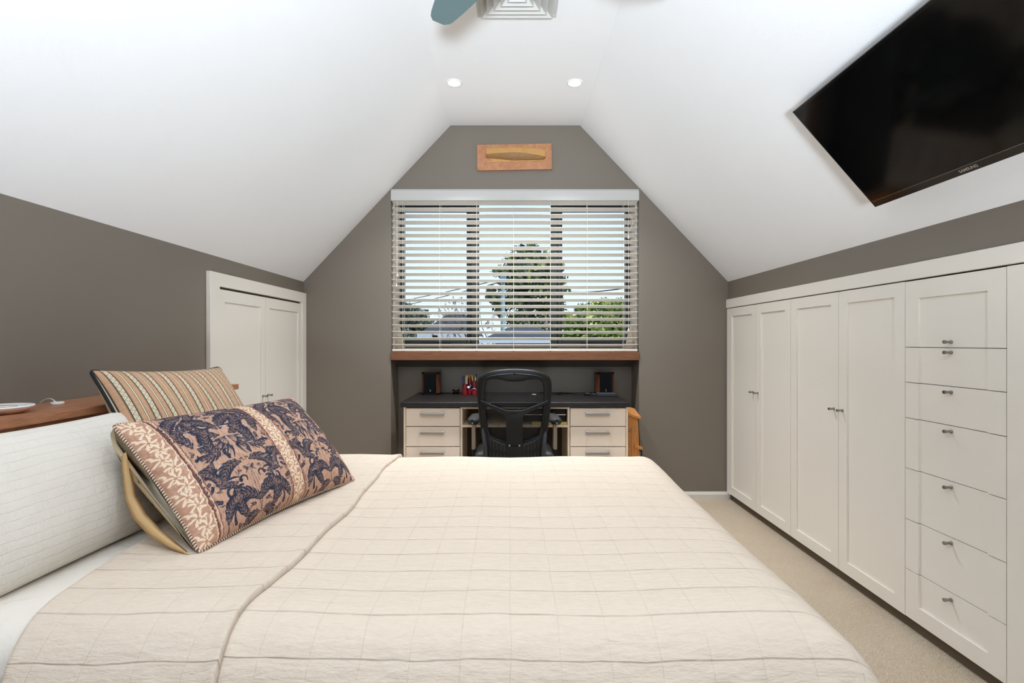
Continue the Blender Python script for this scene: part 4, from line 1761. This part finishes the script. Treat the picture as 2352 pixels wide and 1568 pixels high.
def rope(name, W, H, pu, pv, R, c, r, m, parent, nper=260, freq=130):
    uu = []
    k = nper // 4
    for q in np.linspace(-1, 1, k, endpoint=False):
        uu.append((q, -1))
    for q in np.linspace(-1, 1, k, endpoint=False):
        uu.append((1, q))
    for q in np.linspace(1, -1, k, endpoint=False):
        uu.append((q, 1))
    for q in np.linspace(1, -1, k, endpoint=False):
        uu.append((-1, q))
    pts = []
    for (u, v) in uu:
        pts.append((W / 2 * u * (1 - pu * (1 - v * v) * u * u), H / 2 * v * (1 - pv * (1 - u * u) * v * v), 0))
    pts = np.array(pts)
    # soften the corners and follow the cushion
    for _ in range(4):
        pts = 0.5 * pts + 0.25 * (np.roll(pts, 1, 0) + np.roll(pts, -1, 0))
    pts = place(pts, R, c)
    n = len(pts)
    nr = 8
    seg = np.linalg.norm(np.roll(pts, -1, 0) - pts, axis=1)
    s = np.concatenate([[0], np.cumsum(seg)])
    vs, uv = [], []
    nz = np.array(R)[:, 2]
    for i in range(n + 1):
        p = pts[i % n]
        tg = pts[(i + 1) % n] - pts[(i - 1) % n]
        tg = tg / np.linalg.norm(tg)
        a = np.cross(tg, nz)
        for j in range(nr + 1):
            th = 2 * PI * j / nr
            vs.append(p + r * (a * math.cos(th) + nz * math.sin(th)))
            uv.append((s[i], j / nr))
    fs = grid_faces(n + 1, nr + 1)
    return mesh_obj(name, vs, fs, m, parent, True, uv)


# white pillow against the headboard
PW, PH, PT = 0.68, 0.365, 0.20
Rw = frame((0.055, 1, 0.0), (-0.20, 0, 0.98))
pcw = Vector((-1.138, 1.262, 0.744))
t = thing('pillow', 'white ribbed cotton pillow leaning on the headboard', 'pillow', pcw)
for side, nm in ((1, 'front'), (-1, 'back')):
    U, V, P_ = cushion_pts(PW, PH, PT, 60, 44, side, 0.05, 0.07, 0.33, 0.30)
    mesh_obj('pillow_' + nm, place(P_, Rw, pcw), grid_faces(60, 44), M['pillow'], t, True, np.stack([U.ravel() * PW / 2, V.ravel() * PH / 2], 1))

# striped cushion
SW, SH, ST = 0.455, 0.46, 0.175
Rs = frame((0.134, 0.430, -0.012), (-0.56, 0.17, 0.81))
psc = Vector((-1.048, 1.686, 0.845))
t = thing('striped_cushion', 'tan cushion with cream ornamental stripes and black cord edging', 'cushion', psc, 'scatter cushions')
U, V, P_ = cushion_pts(SW, SH, ST, 90, 90, 1, 0.06, 0.11)
mesh_obj('front_cover', place(P_, Rs, psc), grid_faces(90, 90), M['stripes'], t, True, np.stack([U.ravel() * SW / 2 + 1, V.ravel() * SH / 2 + 1], 1))
U, V, P_ = cushion_pts(SW, SH, ST, 50, 50, -1, 0.06, 0.11)
mesh_obj('back_cover', place(P_, Rs, psc), grid_faces(50, 50), M['cream_cloth'], t, True)
rope('cord_edging', SW, SH, 0.06, 0.11, Rs, psc, 0.0055, M['piping_black'], t)

# damask print drawn leaf by leaf into a colour attribute
DW, DHt, DT = 0.675, 0.405, 0.185
nu, nv = 560, 336
U, V, P_ = cushion_pts(DW, DHt, DT, nu, nv, 1, 0.035, 0.085, 0.44)
Xp = (U + 1) / 2 * DW
Yp = (V + 1) / 2 * DHt
ink = np.full(U.shape, -1.0)             # signed: >0 inside a leaf
vein = np.zeros(U.shape)
xs, ys = Xp[:, 0], Yp[0, :]


def disc(field, x, y, r):
    i0, i1 = np.searchsorted(xs, (x - r * 1.3, x + r * 1.3))
    j0, j1 = np.searchsorted(ys, (y - r * 1.3, y + r * 1.3))
    if i1 <= i0 or j1 <= j0:
        return
    d = np.hypot(Xp[i0:i1, j0:j1] - x, Yp[i0:i1, j0:j1] - y)
    field[i0:i1, j0:j1] = np.maximum(field[i0:i1, j0:j1], 1 - d / r)


def stroke(field, x, y, a, L, curl, w0, w1, n=22):
    st = L / n
    for i in range(n + 1):
        q = i / n
        disc(field, x, y, max(0.0009, w0 + (w1 - w0) * q))
        x += st * math.cos(a)
        y += st * math.sin(a)
        a += curl / n
    return x, y, a


def acanthus(x, y, a, L, curl, w, lobes=5, tip=0.55):
    nl = max(6, int(L / 0.0105))
    n = nl * 4
    st = L / n
    for i in range(n + 1):
        q = i / n
        ww = w * (0.28 + 0.62 * math.sin(PI * min(1, q * 0.90 + 0.06)))
        disc(ink, x, y, ww * 0.42)
        disc(vein, x, y, 0.0010)
        if i % 4 == 2:
            for s in (-1, 1):
                la = a + s * (1.15 - 0.35 * q)
                ll = ww * (1.05 + 0.25 * rng.random())
                stroke(ink, x + math.cos(la) * ww * 0.25, y + math.sin(la) * ww * 0.25, la, ll, -s * (1.0 + 0.6 * rng.random()), ww * 0.27, ww * 0.10, 8)
                stroke(vein, x, y, la, ll * 0.5, -s * 0.6, 0.0008, 0.0005, 8)
        x += st * math.cos(a)
        y += st * math.sin(a)
        a += curl / n
    stroke(ink, x, y, a, L * 0.20, curl * tip * 1.5, w * 0.20, w * 0.10, 10)


def scroll(x, y, a, L, curl, w):
    ex_, ey_, _ = stroke(ink, x, y, a, L, curl, w * 0.45, w, 30)
    disc(ink, ex_, ey_, w * 1.5)


def motif(cx_, mirror_w, y0, h, k=1.0):
    for s in (-1, 1):
        A = lambda deg: math.radians(90 - s * deg)       # measured from straight up, outward positive
        def ac(dx, dy, deg, L, c, w, lobes=5):
            acanthus(cx_ + s * dx * mirror_w, y0 + dy * h, A(deg), L * h, -s * c, w * h * 1.18, lobes)
        def sc(dx, dy, deg, L, c, w):
            scroll(cx_ + s * dx * mirror_w, y0 + dy * h, A(deg), L * h, -s * c, w * h)
        # crown over the palm
        ac(0.05, 0.72, 20, 0.22, 1.3, 0.056, 4)
        ac(0.16, 0.66, 78, 0.26, -1.6, 0.058, 4)
        ac(0.52, 0.92, 95, 0.24, 1.2, 0.052, 4)
        ac(0.40, 1.00, 150, 0.13, -1.2, 0.040, 3)
        ac(0.12, 0.99, 110, 0.14, 1.4, 0.040, 3)
        # palm leaflets
        for deg, L in ((104, 0.12), (121, 0.14), (138, 0.15), (155, 0.16), (171, 0.18)):
            stroke(ink, cx_ + s * 0.03 * mirror_w, y0 + 0.635 * h, A(deg), L * h, s * 0.5, 0.0045 * h, 0.003 * h, 16)
            stroke(ink, cx_ + s * 0.03 * mirror_w + math.cos(A(deg)) * L * 0.55 * h, y0 + 0.635 * h + math.sin(A(deg)) * L * 0.55 * h, A(deg), L * 0.5 * h, s * 0.4, 0.012 * h, 0.004 * h, 10)
        # big side leaves sweeping up and round
        ac(0.50, 0.50, 25, 0.25, -1.3, 0.058, 4)
        ac(0.88, 0.62, -5, 0.20, 1.4, 0.048, 4)
        ac(0.66, 0.76, 60, 0.17, 1.6, 0.044, 3)
        ac(0.14, 0.40, 75, 0.22, 1.7, 0.052, 4)
        ac(0.40, 0.58, 165, 0.17, -1.8, 0.044, 3)
        ac(0.72, 0.46, 140, 0.19, -1.4, 0.048, 4)
        # bottom sprays
        ac(0.03, 0.10, 28, 0.22, 1.7, 0.054, 4)
        ac(0.34, 0.03, 55, 0.22, -1.6, 0.054, 4)
        ac(0.92, 0.04, -15, 0.19, -0.9, 0.048, 4)
        ac(0.84, 0.27, -30, 0.15, 1.7, 0.040, 3)
        ac(0.42, 0.27, 100, 0.16, -1.6, 0.042, 3)
        ac(0.06, 0.02, 80, 0.13, 1.2, 0.036, 3)
        sc(0.50, 0.22, 10, 0.15, 4.2, 0.012)
        sc(0.58, 0.38, 170, 0.11, -3.8, 0.010)
        sc(0.18, 0.26, -30, 0.09, 3.6, 0.010)
        sc(0.97, 0.92, 180, 0.13, 3.6, 0.011)
        sc(0.24, 0.53, 70, 0.09, 3.4, 0.009)
        sc(0.95, 0.40, 200, 0.10, 3.6, 0.010)
        # little leaves in the gaps
        for (dx, dy, deg, L) in ((0.30, 0.14, 130, 0.09), (0.62, 0.13, -40, 0.10), (0.72, 0.02, 20, 0.09), (0.97, 0.30, 150, 0.09), (0.30, 0.46, 20, 0.09), (0.58, 0.30, -60, 0.08),
                                 (0.96, 0.52, -60, 0.10), (0.66, 0.62, -50, 0.08), (0.34, 0.80, 60, 0.09), (0.84, 0.80, -20, 0.10), (0.70, 0.97, 120, 0.10), (0.25, 0.90, -40, 0.08), (0.10, 0.52, 20, 0.07), (0.97, 0.74, 200, 0.08)):
            stroke(ink, cx_ + s * dx * mirror_w, y0 + dy * h, A(deg), L * h, s * 1.2, 0.0125 * h, 0.004 * h, 12)
        stroke(ink, cx_, y0 + 0.02 * h, A(8), 0.34 * h, s * 0.3, 0.005 * h, 0.003 * h, 24)


b0, b1 = 0.060, 0.062
bc = 0.525 * DW
pan1 = (b0 + 0.015, bc - 0.036)
pan2 = (bc + 0.036, DW - 0.02)
for (p0, p1) in (pan1, pan2):
    motif((p0 + p1) / 2, (p1 - p0) / 2, 0.005, DHt - 0.01)
# fill the open ground with small mirrored leaves that keep clear of each other
for (p0, p1) in (pan1, pan2):
    cxm = (p0 + p1) / 2
    for att in range(900):
        dx = rng.random() * (p1 - p0) / 2
        y = 0.006 + rng.random() * (DHt - 0.012)
        a = rng.random() * 2 * PI
        L = 0.012 + 0.022 * rng.random()
        c_ = rng.uniform(-2.2, 2.2)
        w_ = L * 0.26
        i = int(np.searchsorted(xs, cxm + dx))
        j = int(np.searchsorted(ys, y))
        if i >= nu or j >= nv or ink[i, j] > 0:
            continue
        tmpf = np.full(U.shape, -1.0)
        stroke(tmpf, cxm + dx, y, a, L, c_, w_ + 0.0012, 0.0026, 10)
        if ((tmpf > 0) & (ink > 0)).any():
            continue
        for s in (-1, 1):
            aa = a if s == 1 else PI - a
            stroke(ink, cxm + s * dx, y, aa, L, s * c_, w_ * 0.75, 0.0012, 12)
            for q in (0.15, 0.45):
                xx, yy = cxm + s * dx + math.cos(aa) * L * q, y + math.sin(aa) * L * q
                for e_ in (-1, 1):
                    stroke(ink, xx, yy, aa + e_ * 1.1, w_ * 1.25, -e_ * 1.3, w_ * 0.42, w_ * 0.2, 6)
            stroke(vein, cxm + s * dx, y, aa, L * 0.8, s * c_ * 0.8, 0.0008, 0.0005, 10)
nz_ = rng.random((nu, nv))
sm = nz_.copy()
for _ in range(6):
    sm = (sm + np.roll(sm, 1, 0) + np.roll(sm, -1, 0) + np.roll(sm, 1, 1) + np.roll(sm, -1, 1)) / 5
sm = (sm - sm.mean()) / sm.std()
streak = rng.random((nu, nv))
for _ in range(5):
    streak = (streak + np.roll(streak, 1, 1) + np.roll(streak, 2, 1) + np.roll(streak, -1, 1) + np.roll(streak, -2, 1)) / 5
streak = (streak - streak.mean()) / streak.std()
g0 = np.array(lin(202, 164, 140))
g1 = np.array(lin(174, 132, 110))
gd = np.array(lin(96, 70, 62))
colr = g0[None, None] + (g1 - g0)[None, None] * np.clip(0.45 + 0.35 * streak, 0, 1)[..., None]
colr = np.where((streak > 2.0)[..., None], gd, colr)
navy = np.array(lin(38, 42, 58))
navy2 = np.array(lin(62, 66, 84))
nv_c = navy + (navy2 - navy) * np.clip(0.3 + 0.45 * sm, 0, 1)[..., None]
inside_ = (ink + 0.05 * sm) > 0.0
colr = np.where(inside_[..., None], nv_c, colr)
colr = np.where(((vein > 0.0) & (ink > 0.0))[..., None], np.array(lin(150, 118, 104)), colr)


# bands of pale flowers
def band(c0, c1, cols):
    global colr
    m = (Xp > c0) & (Xp < c1)
    basec = np.array(lin(196, 154, 130)) + (np.array(lin(178, 132, 110)) - np.array(lin(196, 154, 130))) * np.clip(0.5 + 0.3 * sm, 0, 1)[..., None]
    colr = np.where(m[..., None], basec, colr)
    fl = np.full(U.shape, -1.0)
    w_ = (c1 - c0)
    y = 0.012
    k = 0
    while y < DHt:
        cx_ = (c0 + c1) / 2 + (0.10 if k % 2 else -0.10) * w_
        for j in range(6):
            a = 2 * PI * j / 6 + 0.4 * k
            stroke(fl, cx_ + 0.006 * math.cos(a), y + 0.006 * math.sin(a), a + 0.2, 0.012, 0.5, 0.0022, 0.0030, 6)
        s = 1 if k % 2 else -1
        stroke(fl, cx_, y + 0.010, PI / 2 - s * 0.8, 0.030, s * 2.4, 0.0013, 0.0010, 14)
        stroke(fl, cx_ + s * w_ * 0.28, y + 0.014, PI / 2, 0.012, -s * 1.0, 0.0030, 0.0016, 6)
        stroke(fl, cx_ - s * w_ * 0.2, y + 0.018, PI / 2 + s, 0.010, s * 1.0, 0.0028, 0.0014, 6)
        y += 0.030
        k += 1
    colr = np.where(((fl > 0) & m)[..., None], np.array(lin(232, 208, 180)), colr)
    for e_ in cols:
        d_ = np.abs(Xp - e_[0] - 0.0008 * sm)
        colr = np.where((d_ < e_[1])[..., None], np.array(lin(*e_[2])), colr)


br_ = (112, 70, 62)
cr_ = (224, 200, 172)
band(0.0, 0.050, [(0.052, 0.0012, cr_), (0.0565, 0.0028, br_), (0.064, 0.0009, cr_), (0.068, 0.0014, (138, 94, 84))])
band(bc - 0.021, bc + 0.021, [(bc - 0.023, 0.0010, cr_), (bc + 0.023, 0.0010, cr_), (bc - 0.027, 0.0022, br_), (bc + 0.027, 0.0022, br_), (bc - 0.033, 0.0010, br_), (bc + 0.033, 0.0010, br_)])
band(DW - 0.022, DW, [(DW - 0.024, 0.0014, br_)])
# a few pale slubs
for _ in range(70):
    x, y = rng.random() * DW, rng.random() * DHt
    i = np.searchsorted(xs, x)
    j = np.searchsorted(ys, y)
    L = int(4 + rng.random() * 16)
    colr[i:i + L, j:j + 1] = np.array(lin(214, 206, 204))

Rd = frame((0.265, 0.964, 0.0), (-0.651, 0.203, 0.731))
pdc = Vector((-0.797, 1.6015, 0.760))
t = thing('damask_cushion', 'rectangular cushion with navy leaf scrolls on tan and rope edging', 'cushion', pdc, 'scatter cushions')
o = mesh_obj('front_cover', place(P_, Rd, pdc), grid_faces(nu, nv), M['damask'], t, True, np.stack([Xp.ravel(), Yp.ravel()], 1))
at = o.data.color_attributes.new('print', 'FLOAT_COLOR', 'POINT')
rgba = np.ones((nu * nv, 4), np.float32)
rgba[:, :3] = colr.reshape(-1, 3)
at.data.foreach_set('color', rgba.ravel())
U, V, P_ = cushion_pts(DW, DHt, 0.265, 80, 50, -1, 0.035, 0.085, 0.30, -0.38)
mesh_obj('back_cover', place(P_, Rd, pdc), grid_faces(60, 40), M['cream_cloth'], t, True)
rope('rope_edging', DW, DHt, 0.035, 0.085, Rd, pdc, 0.0048, M['rope_brown'], t, 320)
# open flap of the cover at the near end
fo = [(277, 1000), (280, 1080), (288, 1150), (306, 1192), (342, 1230), (385, 1257), (432, 1277)]
fi = [(301, 1000), (303, 1085), (313, 1140), (336, 1180), (370, 1216), (406, 1246), (441, 1275)]
nfp = 36
vs = []
for i in range(nfp + 1):
    q = i / nfp * (len(fo) - 1)
    k = min(int(q), len(fo) - 2)
    f_ = q - k
    d_ = 1.325 - 0.085 * i / nfp
    for w_, dd in ((0.0, 0.0), (0.5, -0.012), (1.0, 0.010)):
        px = (fo[k][0] * (1 - f_) + fo[k + 1][0] * f_) * (1 - w_) + (fi[k][0] * (1 - f_) + fi[k + 1][0] * f_) * w_
        py = (fo[k][1] * (1 - f_) + fo[k + 1][1] * f_) * (1 - w_) + (fi[k][1] * (1 - f_) + fi[k + 1][1] * f_) * w_
        de = d_ + dd
        vs.append((X(px, de), de, max(Z(py, de), 0.606)))
o = mesh_obj('cover_flap', vs, grid_faces(nfp + 1, 3), M['tan_cloth'], t, True)
o.modifiers.new('thick', 'SOLIDIFY').thickness = 0.002

# ------------------------------------------------------------------ outside
GZ = -3.2
rng = np.random.default_rng(5)
b = MB()
b.box(-80, 80, AYB + 0.6, 140, GZ - 0.3, GZ)
o = b.build('ground', mat('outside_ground', (140, 136, 126), 0.9, var=0.2, vscale=0.6))
props(o, 'ground outside far below the window', kind='structure')

M['leaf_dark'] = m_leaf('leaf_dark', (38, 52, 36), (80, 98, 54), (172, 178, 96))
M['leaf_green'] = m_leaf('leaf_green', (86, 116, 48), (140, 160, 70), (196, 196, 96))
M['leaf_haze'] = m_leaf('leaf_haze', (86, 98, 84), (120, 132, 108), (150, 156, 130))
M['leaf_sparse'] = m_leaf('leaf_sparse', (120, 110, 100), (150, 140, 120), (178, 170, 140))
M['bark'] = mat('bark', (92, 84, 78), 0.9, var=0.2, vscale=4)


def crown(name, m, parent, clumps, n, size):
    tot = sum(c[3] * c[4] * c[5] for c in clumps) ** 1.0
    vs, fs = [], []
    wts = np.array([(c[3] * c[4] * c[5]) ** 0.67 for c in clumps])
    wts /= wts.sum()
    for k in range(n):
        c = clumps[rng.choice(len(clumps), p=wts)]
        d = rng.normal(size=3)
        d /= np.linalg.norm(d)
        r = 0.35 + 0.95 * rng.random() ** 1.3
        p = np.array(c[:3]) + d * r * np.array(c[3:6])
        a = rng.normal(size=3)
        a /= np.linalg.norm(a)
        e_ = np.cross(a, rng.normal(size=3))
        e_ /= np.linalg.norm(e_)
        s = size * (0.6 + 0.8 * rng.random())
        i = len(vs)
        vs += [p - a * s, p + e_ * s * 0.5, p + a * s, p - e_ * s * 0.5]
        fs.append((i, i + 1, i + 2, i + 3))
    o = mesh_obj(name, vs, fs, m, parent)
    o['kind'] = 'stuff'
    return o


def opx(px, py, d):
    return (X(px, d), d, Z(py, d))


# big dark tree behind the middle light
d = 24.0
k = d / F
t = thing('tall_tree', 'tall dark leafy tree seen through the middle of the window', 'tree', (X(1210, d), d, GZ), 'trees beyond the window')
b = MB()
b.tube([(X(1212, d), d, GZ), (X(1213, d), d, 0), (X(1215, d), d, Z(640, d))], [0.32, 0.22, 0.08], 10)
b.build('trunk', M['bark'], t, True)
cl = []
for (px, py, rx, ry) in ((1214, 578, 30, 18), (1190, 602, 34, 18), (1240, 600, 34, 20), (1165, 625, 30, 14), (1215, 630, 44, 22), (1262, 630, 34, 20), (1196, 660, 46, 20), (1255, 665, 40, 22),
                         (1175, 690, 26, 16), (1222, 700, 42, 22), (1268, 700, 24, 18), (1200, 735, 40, 20), (1250, 735, 34, 18), (1215, 765, 44, 18), (1278, 640, 16, 14), (1285, 665, 12, 10)):
    p = opx(px, py, d + rng.uniform(-0.8, 0.8))
    cl.append((*p, rx * k, rx * k * 0.9, ry * k))
for _ in range(26):
    p = opx(rng.uniform(1130, 1292), rng.uniform(590, 770), d + rng.uniform(-1, 1))
    cl.append((*p, 0.26, 0.26, 0.2))
crown('crown', M['leaf_dark'], t, cl, 7500, 0.13)

d = 15.0
k = d / F
t = thing('leafy_tree', 'bright green bushy tree seen through the right of the window', 'tree', (X(1375, d), d, GZ), 'trees beyond the window')
b = MB()
b.tube([(X(1375, d), d, GZ), (X(1375, d), d, Z(760, d))], [0.16, 0.09], 10)
b.build('trunk', M['bark'], t, True)
cl = []
for (px, py, rx, ry) in ((1345, 712, 20, 14), (1385, 705, 26, 16), (1425, 705, 26, 16), (1320, 742, 26, 18), (1362, 740, 32, 20), (1408, 738, 32, 22), (1445, 735, 26, 24), (1330, 775, 36, 18), (1385, 775, 40, 20), (1435, 775, 32, 20)):
    p = opx(px, py, d + rng.uniform(-0.5, 0.5))
    cl.append((*p, rx * k, rx * k, ry * k))
crown('crown', M['leaf_green'], t, cl, 9000, 0.085)

d = 34.0
k = d / F
t = thing('distant_tree', 'hazy grey-green distant tree at the left edge of the window view', 'tree', (X(935, d), d, GZ), 'trees beyond the window')
b = MB()
b.tube([(X(935, d), d, GZ), (X(935, d), d, Z(745, d))], [0.3, 0.15], 10)
b.build('trunk', M['bark'], t, True)
cl = []
for (px, py, rx, ry) in ((925, 712, 30, 14), (955, 722, 26, 12), (900, 735, 34, 20), (940, 748, 34, 16), (972, 745, 22, 10), (925, 775, 50, 18), (975, 770, 24, 12)):
    p = opx(px, py, d + rng.uniform(-1, 1))
    cl.append((*p, rx * k, rx * k, ry * k))
crown('crown', M['leaf_haze'], t, cl, 7000, 0.15)

d = 14.6
t = thing('bare_tree', 'half bare branching tree beside the street pole outside', 'tree', (X(1120, d), d, GZ), 'trees beyond the window')
b = MB()
tips = []


def branch(p, v, L, r, lev):
    q = p + v * L
    b.tube([p, (p + q) / 2 + Vector(rng.normal(size=3)) * L * 0.05, q], [r, r * 0.85, r * 0.7], 5)
    if lev == 0:
        tips.append(q)
        return
    for _ in range(3 if lev > 1 else 2):
        w = (v + Vector(rng.normal(size=3)) * 0.36).normalized()
        w.z = w.z * 0.8 + 0.1
        branch(q, w.normalized(), L * 0.70, r * 0.62, lev - 1)


rng = np.random.default_rng(12)
branch(Vector((X(1162, d), d, GZ)), Vector((-0.02, 0, 1)), 1.95, 0.07, 5)
b.build('branches', M['bark'], t, True)
cl = [(*(tp), 0.25, 0.25, 0.2) for tp in tips[:60]]
crown('crown', M['leaf_sparse'], t, cl, 900, 0.05)


def house(name, label, px0, px1, d, y_ridge, y_eave, wall_c, roof_c, dep=6.0):
    x0, x1 = X(px0, d), X(px1, d)
    ze, zr = Z(y_eave, d), Z(y_ridge, d + dep / 2)
    t = thing(name, label, 'house', ((x0 + x1) / 2, d, GZ))
    b = MB()
    b.box(x0 + 0.3, x1 - 0.3, d + 0.4, d + dep - 0.4, GZ, ze)
    b.build('walls', mat(name + '_wall', wall_c, 0.8), t)
    b = MB()
    h = min(dep / 2, (x1 - x0) * 0.3)
    vs = [(x0, d, ze), (x1, d, ze), (x1, d + dep, ze), (x0, d + dep, ze), (x0 + h, d + dep / 2, zr), (x1 - h, d + dep / 2, zr)]
    rf = mesh_obj('roof', vs, [(0, 1, 5, 4), (1, 2, 5), (2, 3, 4, 5), (3, 0, 4), (3, 2, 1, 0)], mat(name + '_roof', roof_c, 0.6, var=0.15, vscale=3), t)
    b = MB()
    b.box(x0 - 0.05, x1 + 0.05, d - 0.12, d - 0.01, ze - 0.1, ze + 0.03)
    b.build('gutter', mat(name + '_gutter', (190, 196, 200), 0.5), t)
    return t, x0, x1, ze


t, hx0, hx1, hze = house('neighbour_house', 'dark grey roofed house seen low through the left of the window', 962, 1092, 19.0, 722, 768, (74, 74, 78), (46, 47, 52))
for q in (0.25, 0.55):
    b = MB()
    xa = hx0 + (hx1 - hx0) * q
    b.box(xa, xa + 0.5, 19.3, 19.38, hze - 0.5, hze - 0.12)
    b.build('window', M['white'], t)
house('dark_roof_house', 'dark house with a pale gutter low in the middle of the window', 1108, 1300, 12.0, 752, 778, (34, 36, 42), (50, 53, 58), 4.0)

# street pole and wires
d = 13.0
t = thing('street_pole', 'teal grey street pole standing outside the middle light', 'pole', (X(1155, d), d, GZ))
b = MB()
b.cyl((X(1155, d), d, GZ), (X(1155, d), d, Z(634, d)), 0.062, 0.052, 14)
b.build('post', mat('pole_paint', (112, 142, 144), 0.6), t, True)
b = MB()
b.box(X(1149, d), X(1163, d), d - 0.09, d + 0.09, Z(648, d), Z(632, d), 0.01)
b.build('head_box', mat('pole_box', (96, 132, 150), 0.6), t)
for (p0, q0, d0, p1, q1, d1, lab) in ((1155, 640, 13.0, 760, 712, 24.0, 'upper power line running to the left from the street pole'),
                                      (1155, 646, 13.0, 760, 728, 24.0, 'lower power line running to the left from the street pole'),
                                      (1158, 640, 13.0, 1650, 596, 9.0, 'sagging power line crossing the right of the window view')):
    b = MB()
    A_, B_ = Vector(opx(p0, q0, d0)), Vector(opx(p1, q1, d1))
    b.tube([A_ + (B_ - A_) * q + Vector((0, 0, (-1.8 if p1 > 1200 else -0.5) * q * (1 - q))) for q in np.linspace(0, 1, 14)], 0.011, 6)
    o = b.build('power_line', M['blackplastic'])
    props(o, lab, 'wire', 'power lines outside')
